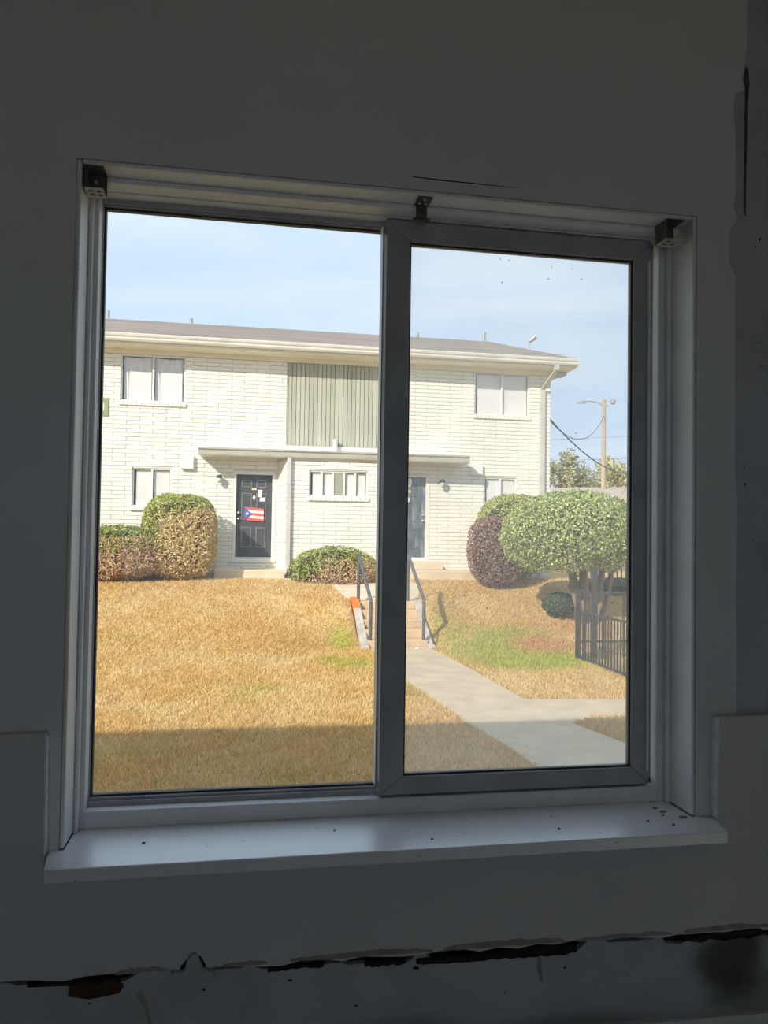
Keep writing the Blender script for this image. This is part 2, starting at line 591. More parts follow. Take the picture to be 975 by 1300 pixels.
w = MB().box(RX0-0.1, RX0, RY0, 0.005, 0, RZ)
wl_o = tag(w.build('wall_left', M_wall), kind='structure')
tag(MB().box(RX1, RX1+0.1, RY0, 0.005, 0, RZ).build('wall_right', M_wall), kind='structure')
BACK_OPEN = [(-0.8, 0.7, 0.95, 2.05)]  # unseen opening, added so that daylight from behind brightens the interior walls
tag(MB().holed(RX0-0.1, RX1+0.1, 0, RZ, BACK_OPEN, RY0-0.12, RY0).build('wall_back', M_wall), kind='structure')
M_floor = mat('bare_floor', (0.30, 0.31, 0.33), (0.24, 0.25, 0.27), scale=4, rough=0.5, bump=0.1)
tag(MB().box(RX0-0.1, RX1+0.1, RY0-0.12, 0.005, -0.2, 0.0).build('floor', M_floor), kind='structure')
tag(MB().box(RX0-0.1, RX1+0.1, RY0-0.12, 0.005, RZ, RZ+0.2).build('ceiling', M_wall), kind='structure')
M_roof0 = mat('own_roof', (0.2, 0.19, 0.18), (0.15, 0.14, 0.13), scale=20, rough=0.9)
tag(MB().box(-12.5, 10.5, RY0-0.12, 0.60, 4.95, 5.12).build('roof', M_roof0), kind='structure')

# ------------------------------------------------------------------ the window
win = struct('window_1', (0.30, 0.1, 0.90), 'white sliding window with two panes in a deep plaster opening')
r_ = MB()
t = 0.008
r_.box(WX0, WX0+t, 0.001, 0.195, WZ0, WZ1)
r_.box(WX1-t, WX1, 0.001, 0.195, WZ0, WZ1)
r_.box(WX0+t, WX1-t, 0.001, 0.195, WZ1-t, WZ1)
r_.build('reveal_lining', M_trimw, win, bevel=0.004)
# rounded wooden stop along the jambs and the head
b = MB()
b.box(WX0+t, WX0+t+0.008, 0.074, 0.092, WZ0, WZ1-t)
b.box(WX1-t-0.010, WX1-t, 0.078, 0.092, WZ0, WZ1-t)
b.box(WX0+t, WX1-t, 0.050, 0.092, WZ1-t-0.010, WZ1-t)
b.build('stop_bead', M_trimw, win, bevel=0.003)
M_sill = mat('sill_paint', (0.88, 0.89, 0.91), (0.83, 0.84, 0.86), scale=6, rough=0.3, spec=0.9, bump=0.06, bscale=25)
M_sill.node_tree.nodes['Principled BSDF'].inputs['Coat Weight'].default_value = 1.0
M_sill.node_tree.nodes['Principled BSDF'].inputs['Coat IOR'].default_value = 1.8
M_sill.node_tree.nodes['Principled BSDF'].inputs['Coat Roughness'].default_value = 0.32
# chips and specks in the sill paint
nt = M_sill.node_tree
bs = nt.nodes['Principled BSDF']
tcn = [n for n in nt.nodes if n.type == 'TEX_COORD'][0]
vo = nt.nodes.new('ShaderNodeTexVoronoi')
vo.inputs['Scale'].default_value = 55
lt = nt.nodes.new('ShaderNodeMath')
lt.operation = 'LESS_THAN'
lt.inputs[1].default_value = 0.11
n3 = nt.nodes.new('ShaderNodeTexNoise')
n3.inputs['Scale'].default_value = 22
gt = nt.nodes.new('ShaderNodeMath')
gt.operation = 'GREATER_THAN'
gt.inputs[1].default_value = 0.57
an = nt.nodes.new('ShaderNodeMath')
an.operation = 'MULTIPLY'
mx = nt.nodes.new('ShaderNodeMix')
mx.data_type = 'RGBA'
mx.inputs['B'].default_value = (0.16, 0.14, 0.12, 1)
nt.links.new(tcn.outputs['Object'], vo.inputs['Vector'])
nt.links.new(tcn.outputs['Object'], n3.inputs['Vector'])
nt.links.new(vo.outputs['Distance'], lt.inputs[0])
nt.links.new(n3.outputs['Fac'], gt.inputs[0])
nt.links.new(lt.outputs[0], an.inputs[0])
nt.links.new(gt.outputs[0], an.inputs[1])
nt.links.new(an.outputs[0], mx.inputs['Factor'])
nt.links.new(bs.inputs['Base Color'].links[0].from_socket, mx.inputs['A'])
nt.links.new(mx.outputs['Result'], bs.inputs['Base Color'])
b = MB()
b.v = []
pts = [(-0.306, -0.082), (0.916, -0.084), (0.930, -0.026), (0.930, 0.0), (0.892, 0.0), (0.892, 0.195), (-0.292, 0.195), (-0.292, 0.0), (-0.314, 0.0), (-0.314, -0.026)]
k = len(pts)
b.v = [(x, y, 0.877) for x, y in pts] + [(x, y, 0.900) for x, y in pts]
b.f = [tuple(range(k))[::-1], tuple(range(k, 2*k))] + [(i, (i+1) % k, k+(i+1) % k, k+i) for i in range(k)]
b.build('window_sill', M_sill, win, bevel=0.002)
# outer aluminium frame
IX0, IX1 = WX0+t, WX1-t
b = MB()
b.box(IX0, -0.276, 0.092, 0.17, WZ0, WZ1-t)
b.box(0.868, IX1, 0.092, 0.17, WZ0, WZ1-t)
b.box(-0.276, 0.868, 0.092, 0.17, 2.090, WZ1-t)
b.box(-0.276, 0.868, 0.092, 0.17, WZ0, 0.932)
b.build('window_frame', M_trimw, win, bevel=0.002)
b = MB()                               # raised track ribs
b.box(-0.276, 0.868, 0.119, 0.124, 0.932, 0.941)
b.box(-0.276, 0.868, 0.119, 0.124, 2.081, 2.090)
b.box(0.862, 0.868, 0.119, 0.124, 0.932, 2.090)
b.build('track_rib', M_frame, win)


def sash(name, x0, x1, z0, z1, y0, y1, l, r, tp, bt, glass, yg):
    f = MB()
    f.prism_y([(x0, z0), (x0+l, z0+bt), (x0+l, z1-tp), (x0, z1)], y0, y1)
    f.prism_y([(x1, z0), (x1, z1), (x1-r, z1-tp), (x1-r, z0+bt)], y0, y1)
    f.prism_y([(x0, z1), (x0+l, z1-tp), (x1-r, z1-tp), (x1, z1)], y0, y1)
    f.prism_y([(x0, z0), (x1, z0), (x1-r, z0+bt), (x0+l, z0+bt)], y0, y1)
    o = f.build(name, M_frame, win, bevel=0.0018)
    gk = MB()
    e = 0.004
    gk.holed(x0+l-0.001, x1-r+0.001, z0+bt-0.001, z1-tp+0.001, [(x0+l+e, x1-r-e, z0+bt+e, z1-tp-e)], yg-0.005, yg+0.007)
    gk.build('glazing_gasket', M_gasket, o)
    pn = MB().box(x0+l+0.0005, x1-r-0.0005, yg-0.001, yg+0.001, z0+bt+0.0005, z1-tp-0.0005)
    pn.build('glass_pane', glass, o)
    return o


G_clear = glass_mat('clear_glass', dust=0.015, gloss=0.03)
G_dusty = glass_mat('dusty_glass', dust=0.12, gloss=0.03, specks=True)
sash('outer_sash', -0.284, 0.300, 0.934, 2.090, 0.126, 0.150, 0.010, 0.024, 0.012, 0.012, G_clear, 0.138)
sr = sash('inner_sash', 0.275, 0.852, 0.936, 2.088, 0.095, 0.118, 0.049, 0.040, 0.043, 0.036, G_dusty, 0.106)
b = MB()
b.box(0.2680, 0.2690, 0.098, 0.126, 0.955, 2.075)
b.box(0.2735, 0.2745, 0.086, 0.110, 0.965, 2.05)
b.build('interlock_strip', M_trimw, sr, bevel=0.0006)
b = MB().box(0.843, 0.8475, 0.0885, 0.0955, 0.965, 2.045)
b.build('pull_strip', M_trimw, sr, bevel=0.001)

# ------------------------------------------------------------------ blind brackets
M_brk = mat('bracket_metal', (0.13, 0.12, 0.11), (0.09, 0.085, 0.08), scale=40, rough=0.45, metal=0.3)
M_brkl = mat('bracket_plate', (0.62, 0.60, 0.56), (0.48, 0.46, 0.43), scale=60, rough=0.5)


def box_bracket(x0, x1, label, open_left):
    o = thing('blind_bracket', label, 'bracket', ((x0+x1)/2, 0.03, 2.102), 'metal brackets for a blind in the window head')
    y0, y1, z0, z1, tt = 0.006, 0.050, 2.062, 2.102, 0.0018
    MB().box(x0, x1, y1-tt, y1, z0, z1).build('back_plate', M_brk, o)
    MB().box(x0, x1, y0, y1-tt, z1-tt, z1).build('top_plate', M_brk, o)
    sx = (x0, x0+tt) if open_left else (x1-tt, x1)
    MB().box(sx[0], sx[1], y0, y1-tt, z0, z1-tt).build('side_plate', M_brk, o)
    pl = MB()
    hs = []
    yy0, yy1 = y0, y1-tt
    dx, dy = (x1-x0), (yy1-yy0)
    # lower plate with four slots: laid flat, so built from bars
    xs = [x0, x0+dx*.16, x0+dx*.42, x0+dx*.58, x0+dx*.84, x1]
    ys = [yy0, yy0+dy*.2, yy0+dy*.42, yy0+dy*.58, yy0+dy*.8, yy1]
    for i in range(5):
        for j in range(5):
            if i in (1, 3) and j in (1, 3):
                continue
            pl.box(xs[i], xs[i+1], ys[j], ys[j+1], z0-0.0022, z0)
    pl.build('slotted_plate', M_brkl, o)
    MB().lathe((x0+dx*.4, y1-tt-0.0035, z0+0.026), [(0.0035, 0), (0.0035, 0.003), (0.001, 0.0034)], 'y', 10).build('screw', M_brkl, o)
    return o


box_bracket(-0.288, -0.256, 'open metal box bracket under the head beside the left jamb, clear glass below', True)
box_bracket(0.836, 0.876, 'open metal box bracket in the corner beside the dusty sash', True)
o = thing('blind_bracket', 'flat metal clip bracket with screw holes at the middle of the window head', 'bracket', (0.335, 0.03, 2.102),
          'metal brackets for a blind in the window head')
b = MB()
b.box(0.321, 0.349, 0.008, 0.046, 2.0985, 2.102)
b.box(0.324, 0.346, 0.044, 0.046, 2.072, 2.0985)
b.box(0.318, 0.352, 0.040, 0.046, 2.068, 2.073)
b.build('clip_plate', M_brk, o, bevel=0.0006)
for (x, y) in ((0.335, 0.016), (0.329, 0.034), (0.341, 0.034)):
    MB().lathe((x, y, 2.0985), [(0.0032, 0), (0.0032, -0.0015), (0.0012, -0.002)], 'z', 8).build('screw', M_brkl, o)

# ------------------------------------------------------------------ flakes on the sill
M_fl1 = mat('flake_brown', (0.30, 0.17, 0.10), (0.42, 0.28, 0.18), scale=60, rough=0.8)
M_fl2 = mat('flake_dark', (0.06, 0.05, 0.045), (0.12, 0.10, 0.09), scale=60, rough=0.8)
rr = random.Random(21)
FL = [(0.872, -0.004, 0.011, M_fl1, 'large brown paint flake at the foot of the jamb, end of the sill'),
      (0.848, 0.032, 0.009, M_fl1, 'brown paint flake lying on the sill near the corner by the dusty sash'),
      (0.842, 0.052, 0.006, M_fl2, 'small dark paint flake lying by the sill corner, next to the frame'),
      (0.835, 0.010, 0.003, M_fl2, 'tiny dark paint crumb on the white sill'),
      (0.79, -0.015, 0.003, M_fl2, 'tiny dark paint crumb on the white sill'),
      (0.83, -0.04, 0.003, M_fl2, 'tiny dark paint crumb on the white sill'),
      (0.60, -0.03, 0.003, M_fl2, 'tiny dark paint crumb on the white sill'),
      (0.35, -0.045, 0.003, M_fl2, 'tiny dark paint crumb on the white sill'),
      (0.18, 0.02, 0.0025, M_fl2, 'tiny dark paint crumb on the white sill'),
      (-0.16, 0.01, 0.003, M_fl2, 'tiny dark paint crumb on the white sill')]
for i, (x, y, r, m, lab) in enumerate(FL):
    n = 7
    pts = [(x+r*rr.uniform(.6, 1.1)*math.cos(a), y+r*0.6*rr.uniform(.6, 1.1)*math.sin(a)) for a in [2*math.pi*k/n for k in range(n)]]
    b = MB()
    b.v = [(a, c_, 0.9001) for a, c_ in pts] + [(a, c_, 0.9001+0.0012+rr.uniform(0, .0015)) for a, c_ in pts]
    b.f = [tuple(range(n))[::-1], tuple(range(n, 2*n))] + [(k, (k+1) % n, n+(k+1) % n, n+k) for k in range(n)]
    tag(b.build('paint_flake', m), lab, 'debris', 'paint crumbs on the sill' if lab.startswith('tiny') else None)

# ------------------------------------------------------------------ ground
def ground_z(x, y):
    x, y = np.asarray(x, float), np.asarray(y, float)
    wl_ = 1-sstep(0.0, 1.9, x)
    wr_ = sstep(3.7, 5.2, x)
    y0 = 12.95-1.95*wl_-1.2*wr_
    y1 = 14.25+1.6*wl_+2.6*wr_
    zlo = -0.75+0.10*sstep(5, 12, y)
    t_ = np.clip((y-y0)/(y1-y0), 0, 1)
    t_ = t_*0.5+0.5*t_*t_*(3-2*t_)
    ztop = 0.12+np.clip((y-14.2)/3.0, 0, 1)*0.30
    return zlo*(1-t_)+ztop*t_


PATH = [(2.36, 12.98), (2.36, 9.9), (2.62, 7.4), (2.78, 6.3), (2.9, 4.0), (3.3, 2.4), (9.0, 2.4), (9.0, 5.2), (4.55, 5.2), (4.10, 6.3), (3.86, 7.3),
        (4.25, 7.58), (5.2, 7.58), (9.0, 7.55), (9.0, 8.3), (5.2, 8.36), (3.72, 8.52), (3.62, 10.5), (3.50, 12.98)]
LANDING = [(2.10, 14.5), (3.62, 14.5), (4.0, 16.0), (3.9, 17.05), (1.0, 17.05), (1.0, 16.7), (1.95, 16.5)]


def inside(poly, x, y):
    r = np.zeros(np.shape(x), bool)
    n = len(poly)
    for i in range(n):
        (x1, y1), (x2, y2) = poly[i], poly[(i+1) % n]
        c_ = ((y1 > y) != (y2 > y)) & (x < (x2-x1)*(y-y1)/((y2-y1) if y2 != y1 else 1e-9)+x1)
        r ^= c_
    return r


def lawn_col(x, y):
    """straw to green patches, bare red soil near the tree"""
    n = fbm(x*0.55+3, y*0.55+1, 4)
    n2 = fbm(x*2.2, y*2.2, 9)
    def blob(cx, cy, rx, ry):
        return np.exp(-(((x-cx)/rx)**2+((y-cy)/ry)**2))
    gr = 0.55*blob(4.9, 12.6, 1.3, 1.3)+0.5*blob(4.6, 10.9, .9, .6)+0.42*blob(5.2, 11.6, .9, .5)+0.45*blob(1.7, 11.4, .7, .8)+0.40*blob(1.9, 13.4, .35, .8) \
        + 0.35*blob(2.2, 9.3, .35, 1.2)+0.3*blob(.4, 9.6, .8, .5)+0.25*blob(5.4, 13.5, .8, .8)
    gf = np.clip((gr*1.5+(n-0.5)*0.7+(n2-0.5)*0.5-0.16)*1.6, 0, 0.9)
    straw = np.stack([0.70+0*x, 0.48+0*x, 0.20+0*x], -1)
    pale = np.array([0.78, 0.60, 0.34])
    green = np.array([0.42, 0.46, 0.08])
    soil = np.array([0.62, 0.34, 0.18])
    p_ = np.clip((fbm(x*1.3, y*1.3, 22)-0.35)*1.6, 0, 1)[..., None]
    c_ = straw*(1-p_)+pale*p_
    c_ = c_*(1-gf[..., None])+green*gf[..., None]
    sf = np.clip(blob(5.55, 12.6, .55, .55)*1.2+0.5*blob(6.6, 13.6, .9, .5), 0, .85)[..., None]
    return c_*(1-sf)+soil*sf


def axis(lo, a, b, hi, step, big):
    return np.unique(np.round(np.concatenate([np.arange(lo, a, big), np.arange(a, b, step), np.arange(b, hi+big, big)]), 4))


gx = axis(-30, -6, 10, 60, 0.16, 2.0)
gy = axis(-14, 3, 18, 90, 0.16, 2.0)
X, Y = np.meshgrid(gx, gy)
Z = ground_z(X, Y)+0.02*(fbm(X*1.7, Y*1.7, 3)-0.5)*(Y > 3)
stp = (X > 2.2) & (X < 3.6) & (Y > 12.9) & (Y < 14.4)
Z = np.where(stp, np.minimum(Z, -0.72), Z)
pth = inside(PATH, X, Y) | inside(LANDING, X, Y)
Z = np.where(pth, Z-0.035, Z)
nx, ny = len(gx), len(gy)
verts = np.stack([X.ravel(), Y.ravel(), Z.ravel()], 1)
idx = np.arange(nx*ny).reshape(ny, nx)
quads = np.stack([idx[:-1, :-1].ravel(), idx[:-1, 1:].ravel(), idx[1:, 1:].ravel(), idx[1:, :-1].ravel()], 1)


def np_mesh(name, verts, faces, cols=None):
    me = bpy.data.meshes.new(name)
    nv, nf, k = len(verts), len(faces), faces.shape[1]
    me.vertices.add(nv)
    me.vertices.foreach_set('co', verts.astype(np.float32).ravel())
    me.loops.add(nf*k)
    me.loops.foreach_set('vertex_index', faces.astype(np.int32).ravel())
    me.polygons.add(nf)
    me.polygons.foreach_set('loop_start', np.arange(0, nf*k, k, dtype=np.int32))
    me.update(calc_edges=True)
    if cols is not None:
        a = me.color_attributes.new('Col', 'FLOAT_COLOR', 'POINT')
        a.data.foreach_set('color', np.concatenate([cols, np.ones((nv, 1))], 1).astype(np.float32).ravel())
    me.validate()
    return me


me = np_mesh('ground', verts, quads, lawn_col(X, Y).reshape(-1, 3)*0.8)
me.materials.append(leaf_mat('soil_and_thatch', trans=0.0, rough=0.95, spec=0.05))
gobj = tag(link('ground', me, smooth=True), kind='structure')

# grass blades, denser near the window
NB = 330000
by = 4.4+(17.2-4.4)*RNG.random(NB)**1.15
bx = np.where(RNG.random(NB) < 0.88, (by+1.45)*(-0.27+0.85*RNG.random(NB)), -6+15*RNG.random(NB))
keep = ~(inside(PATH, bx, by) | inside(LANDING, bx, by) | ((bx > 2.15) & (bx < 3.6) & (by > 12.9) & (by < 14.55)))
keep &= ~((by > 16.9) & (((bx > -0.7) & (bx < 1.1)) | ((bx > 3.8) & (bx < 5.9))))
bx, by = bx[keep], by[keep]
n = len(bx)
hz = (0.030+0.045*RNG.random(n))*(0.7+0.6*fbm(bx*1.5, by*1.5, 31))
bz = ground_z(bx, by)+0.02*(fbm(bx*1.7, by*1.7, 3)-0.5)-0.006
ang = RNG.random(n)*2*np.pi
ln_ = RNG.random(n)*0.9
wd = 0.0035+0.004*RNG.random(n)+0.00035*by
dx, dy = np.cos(ang)*wd, np.sin(ang)*wd
a2 = RNG.random(n)*2*np.pi
tx, ty = np.cos(a2)*hz*ln_*1.5, np.sin(a2)*hz*ln_*1.5
V = np.empty((n, 3, 3))
V[:, 0] = np.stack([bx-dx, by-dy, bz], 1)
V[:, 1] = np.stack([bx+dx, by+dy, bz], 1)
V[:, 2] = np.stack([bx+tx, by+ty, bz+hz], 1)
cb = lawn_col(bx, by)*(0.72+0.65*RNG.random(n))[:, None]
cb = np.repeat(cb, 3, 0)
me = np_mesh('grass', V.reshape(-1, 3), np.arange(3*n).reshape(n, 3), np.clip(cb, 0, 0.85))
me.materials.append(leaf_mat('grass_blade', trans=0.3, rough=0.7, spec=0.15))
tag(link('grass', me), 'dry golden winter lawn with green patches in front of the white building', 'grass', kind='stuff')

# ------------------------------------------------------------------ paths
M_conc = mat('concrete_walk', (0.62, 0.49, 0.33), (0.52, 0.41, 0.28), scale=3.5, rough=0.9, bump=0.3, bscale=60)
M_conc2 = mat('concrete_warm', (0.76, 0.63, 0.45), (0.65, 0.53, 0.38), scale=3, rough=0.9, bump=0.2, bscale=40)


def slab(name, poly, m, thick, off):
    """slab that follows the ground: triangulated polygon, cut into bands along y"""
    bm = bmesh.new()
    vs = [bm.verts.new((x, y, 0)) for x, y in poly]
    bm.faces.new(vs)
    ys = [p_[1] for p_ in poly]
    yy = min(ys)+0.4
    while yy < max(ys):
        bmesh.ops.bisect_plane(bm, geom=bm.verts[:]+bm.edges[:]+bm.faces[:], plane_co=(0, yy, 0), plane_no=(0, 1, 0))
        yy += 0.4
    ret = bmesh.ops.extrude_face_region(bm, geom=bm.faces[:])
    tops = [v for v in ret['geom'] if isinstance(v, bmesh.types.BMVert)]
    tops_set = set(tops)
    for v in bm.verts:
        z = float(ground_z(v.co.x, v.co.y))
        v.co.z = z+off if v in tops_set else z+off-thick
    bmesh.ops.recalc_face_normals(bm, faces=bm.faces)
    me = bpy.data.meshes.new(name)
    bm.to_mesh(me)
    bm.free()
    me.materials.append(m)
    return tag(link(name, me), kind='structure')


slab('concrete_path', PATH, M_conc, 0.10, 0.012)
slab('concrete_landing', LANDING, M_conc2, 0.10, 0.012)

# ------------------------------------------------------------------ steps and handrails
st = thing('concrete_steps', 'short flight of tan concrete steps with pale side walls, between the two handrails', 'steps', (2.9, 13.6, -0.65))
NR, RISE, RUN = 5, 0.157, 0.30
M_step = mat('step_concrete', (0.68, 0.50, 0.31), (0.56, 0.41, 0.26), scale=4, rough=0.9, bump=0.3, bscale=40)
for i in range(NR):
    b = MB().box(2.34, 3.47, 13.0+i*RUN, 14.52, -0.66+i*RISE - (0.12 if i == 0 else 0.0), -0.66+(i+1)*RISE)
    b.build('step', M_step, st, bevel=0.012)
M_cheek = mat('cheek_concrete', (0.56, 0.51, 0.44), (0.40, 0.36, 0.31), scale=5, rough=0.9, bump=0.3)
for x0, x1, lift in ((2.20, 2.34, 0.05), (3.47, 3.60, 0.02)):
    b = MB().prism_x([(12.85, -0.82), (14.55, -0.82), (14.55, 0.125+lift), (14.25, 0.125+lift), (13.0, -0.60+lift), (12.85, -0.64+lift)], x0, x1)
    ck = b.build('side_wall', M_cheek, st, bevel=0.008)
    if x0 < 3:
        M_or = mat('orange_paint', (0.95, 0.22, 0.05), (0.85, 0.16, 0.03), scale=12, rough=0.7)
        b = MB().prism_x([(13.88, -0.20), (14.05, -0.32), (14.3, -0.22), (14.5, -0.10), (14.54, 0.185), (14.25, 0.188), (14.05, 0.085), (13.96, 0.005)], x0-0.012, x1-0.01)
        tag(b.build('painted_patch', M_or, ck), 'bright orange paint on the side wall')
M_rail = mat('rail_paint', (0.10, 0.105, 0.115), (0.16, 0.16, 0.17), scale=9, rough=0.5, metal=0.2)
for x, lab, dxu in ((2.385, 'dark metal handrail on the side wall with the orange paint', -0.06),
                    (3.40, 'dark metal handrail on the green lawn side of the steps, with a slanting brace', -0.06)):
    h = thing('handrail', lab, 'handrail', (x, 13.05, -0.5), 'handrails of the steps')
    xu = x+dxu
    MB().tube([(x, 13.05, -0.66), (x, 13.05, 0.21)], 0.033, 10).build('post', M_rail, h)
    MB().tube([(xu, 14.25, 0.10), (xu, 14.25, 1.03)], 0.033, 10).build('post', M_rail, h)
    MB().tube([(x, 13.03, 0.19), (x, 13.05, 0.235), (xu, 14.25, 1.05), (xu, 14.27, 1.03)], 0.034, 10).build('rail', M_rail, h)
    if x > 3:
        MB().tube([(x, 13.05, -0.02), (x+0.20, 13.0, -0.62)], 0.013, 6).build('brace', M_rail, h)
b = MB().lathe((3.24, 12.86, -0.655), [(0.035, 0), (0.05, 0.015), (0.04, 0.035), (0.012, 0.045)], 'z', 9)
tag(b.build('stone', mat('pale_stone', (0.75, 0.70, 0.6), scale=9, rough=0.9), smooth=True), 'pale stone lying at the foot of the steps', 'stone')

# ------------------------------------------------------------------ apartment building
FY = 18.0                                             # plane of the facade bricks
BY = 17.5                                             # front of the projecting bay
bld = thing('apartment_building', 'two-storey white painted brick apartment building with two dark doors', 'building', (2.2, 18.5, 0.4))
M_brick = mat('white_brick_paint', (0.84, 0.82, 0.74), (0.78, 0.76, 0.68), scale=2.5, rough=0.75, bump=0.25, bscale=30)
M_joint = mat('mortar_paint', (0.68, 0.66, 0.59), (0.60, 0.58, 0.52), scale=8, rough=0.9)
M_white = mat('white_trim', (0.80, 0.79, 0.74), (0.74, 0.73, 0.68), scale=4, rough=0.5)
M_cream = mat('cream_fascia', (0.80, 0.76, 0.63), (0.74, 0.70, 0.58), scale=3, rough=0.55)
M_gutter = mat('gutter_paint', (0.62, 0.60, 0.52), (0.70, 0.68, 0.60), scale=3, rough=0.45)
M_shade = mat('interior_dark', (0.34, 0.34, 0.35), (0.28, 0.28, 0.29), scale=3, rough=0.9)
M_blind = mat('window_shade_cloth', (0.84, 0.82, 0.79), (0.78, 0.76, 0.73), scale=1.6, rough=0.9)
M_curt = mat('curtain_cloth', (0.74, 0.72, 0.72), (0.82, 0.80, 0.79), scale=3, rough=0.9, stretch=(6, 1, 1))
G_win = glass_mat('house_glass', gloss=0.10)
FX0, FX1, FZ0, FZ1 = -5.2, 7.88, 0.36, 5.70
# openings: x0, x1, z0, z1
UL = (-2.91, -1.41, 4.56, 5.68)
LL = (-2.59, -1.69, 2.05, 2.97)
UR = (5.83, 7.30, 4.59, 5.70)
LR = (6.11, 6.98, 2.05, 2.98)
DL = (-0.22, 0.79, 0.80, 2.96)
DR = (3.63, 4.66, 0.80, 2.98)
GP = (1.02, 3.42, 3.60, 5.70)
BAYB = (0.84, 3.58, FZ0, 3.42)                        # the bay hides this part of the facade
OPEN = [UL, LL, UR, LR, DL, DR, GP, BAYB]
b = MB().holed(FX0, FX1, FZ0, 5.80, [UL, LL, UR, LR, DL, DR, GP], FY+0.014, FY+0.20)
b.box(FX0, FX1, FY+0.34, FY+0.40, FZ0, 5.80)
b.box(FX1-0.25, FX1, FY+0.20, 32.0, FZ0-0.8, 5.80)
b.box(FX0, FX1, FY+0.014, FY+0.4, FZ0-0.8, FZ0)
bw = b.build('brick_wall', M_joint, bld)
# bay box: splayed returns
bay = MB()
pl = [(0.84, FY+0.014), (1.03+0.01, BY+0.014), (3.38-0.01, BY+0.014), (3.57, FY+0.014)]
W5 = (1.57, 3.00, 2.36, 2.99)
bay.holed(1.045, 3.365, FZ0-0.6, 3.30, [W5], BY+0.014, BY+0.12)
bay.v += []
for (xa, xb) in (((0.852, FY+0.014), (1.045, BY+0.014)), ((3.558, FY+0.014), (3.365, BY+0.014))):
    n0 = len(bay.v)
    s_ = 0.08 if xa[0] < 2 else -0.08
    bay.v += [(xa[0], xa[1], FZ0-0.6), (xb[0], xb[1], FZ0-0.6), (xb[0]+s_, xb[1]+0.05, FZ0-0.6), (xa[0]+s_, xa[1], FZ0-0.6),
              (xa[0], xa[1], 3.30), (xb[0], xb[1], 3.30), (xb[0]+s_, xb[1]+0.05, 3.30), (xa[0]+s_, xa[1], 3.30)]
    bay.f += [tuple(n0+i for i in q_) for q_ in ((0, 3, 2, 1), (4, 5, 6, 7), (0, 1, 5, 4), (1, 2, 6, 5), (2, 3, 7, 6), (3, 0, 4, 7))]
bay_o = bay.build('bay_wall', M_joint, bld)

COURSE, BRL, JT = 0.0985, 0.61, 0.007


def brick_rects(x0, x1, z0, z1, openings, shift=0.0):
    out = []
    rows = int(round((z1-z0)/COURSE))
    for r in range(rows):
        za, zb_ = z0+r*COURSE, z0+(r+1)*COURSE-JT
        zm = (za+zb_)/2
        free = [(x0, x1)]
        for o_ in openings:
            if o_[2]-0.02 < zm < o_[3]+0.02:
                nf = []
                for a, b_ in free:
                    if o_[1] <= a or o_[0] >= b_:
                        nf.append((a, b_))
                        continue
                    if o_[0] > a:
                        nf.append((a, o_[0]))
                    if o_[1] < b_:
                        nf.append((o_[1], b_))
                free = nf
        off = shift+(BRL/2 if r % 2 else 0.0)
        k0 = int(math.floor((x0-off)/BRL))-1
        for k_ in range(k0, k0+int((x1-x0)/BRL)+4):
            ba, bb = off+k_*BRL, off+(k_+1)*BRL-JT
            for a, b_ in free:
                u, v = max(ba, a), min(bb, b_)
                if v-u > 0.03:
                    out.append((u, v, za, zb_))
    return out


rects = [(FY, bw, q_) for q_ in brick_rects(FX0, FX1, FZ0, FZ1-0.02, OPEN)]
rects += [(BY, bay_o, q_) for q_ in brick_rects(1.035, 3.375, FZ0, 3.28, [W5], 0.11)]


def vis_score(it):
    yf, par, (u, v, za, zb_) = it
    cx, cz = (u+v)/2, (za+zb_)/2
    s_ = (v-u)
    if cx < -3.1 or 3.3 < cx < 4.0:
        s_ -= 1.0                                     # outside the pane or behind the middle stile
    if cz < 1.2 and (cx < -0.5 or 1.1 < cx < 3.2):
        s_ -= 0.8                                     # behind the shrubs
    if cx > 5.5 and cz < 2.2:
        s_ -= 0.8
    return s_-0.004*abs(cx-1.0)


order = sorted(range(len(rects)), key=lambda i: -vis_score(rects[i]))
singles = set(order[:300])
brick_meshes = {}
rest = {FY: MB(), BY: MB()}
for i, (yf, par, (u, v, za, zb_)) in enumerate(rects):
    jt = ((i*37) % 11)/11*0.006
    if i in singles:
        key = round(v-u, 2)
        if key not in brick_meshes:
            hl, hh = key/2, (zb_-za)/2
            bb_ = MB()
            e_ = 0.005
            bb_.v = [(-hl, 0.016, -hh), (hl, 0.016, -hh), (hl, 0.016, hh), (-hl, 0.016, hh),
                     (-hl+e_, 0, -hh+e_), (hl-e_, 0, -hh+e_), (hl-e_, 0, hh-e_), (-hl+e_, 0, hh-e_)]
            bb_.f = [(4, 5, 6, 7), (0, 1, 5, 4), (1, 2, 6, 5), (2, 3, 7, 6), (3, 0, 4, 7), (3, 2, 1, 0)]
            bm_ = bb_.mesh('brick')
            bm_.materials.append(M_brick)
            brick_meshes[key] = bm_
        ob = bpy.data.objects.new('brick', brick_meshes[key])
        COL.objects.link(ob)
        ob.location = ((u+v)/2, yf-jt, (za+zb_)/2)
        adopt(ob, par)
    else:
        R_ = rest[yf]
        n0 = len(R_.v)
        e_ = 0.005
        y0_, y1_ = yf-jt, yf+0.016
        R_.v += [(u, y1_, za), (v, y1_, za), (v, y1_, zb_), (u, y1_, zb_), (u+e_, y0_, za+e_), (v-e_, y0_, za+e_), (v-e_, y0_, zb_-e_), (u+e_, y0_, zb_-e_)]
        R_.f += [tuple(n0+k_ for k_ in q_) for q_ in ((4, 5, 6, 7), (0, 1, 5, 4), (1, 2, 6, 5), (2, 3, 7, 6), (3, 0, 4, 7), (3, 2, 1, 0))]
tag(rest[FY].build('brick_courses', M_brick, bw), kind='stuff')
R_ = rest[BY]
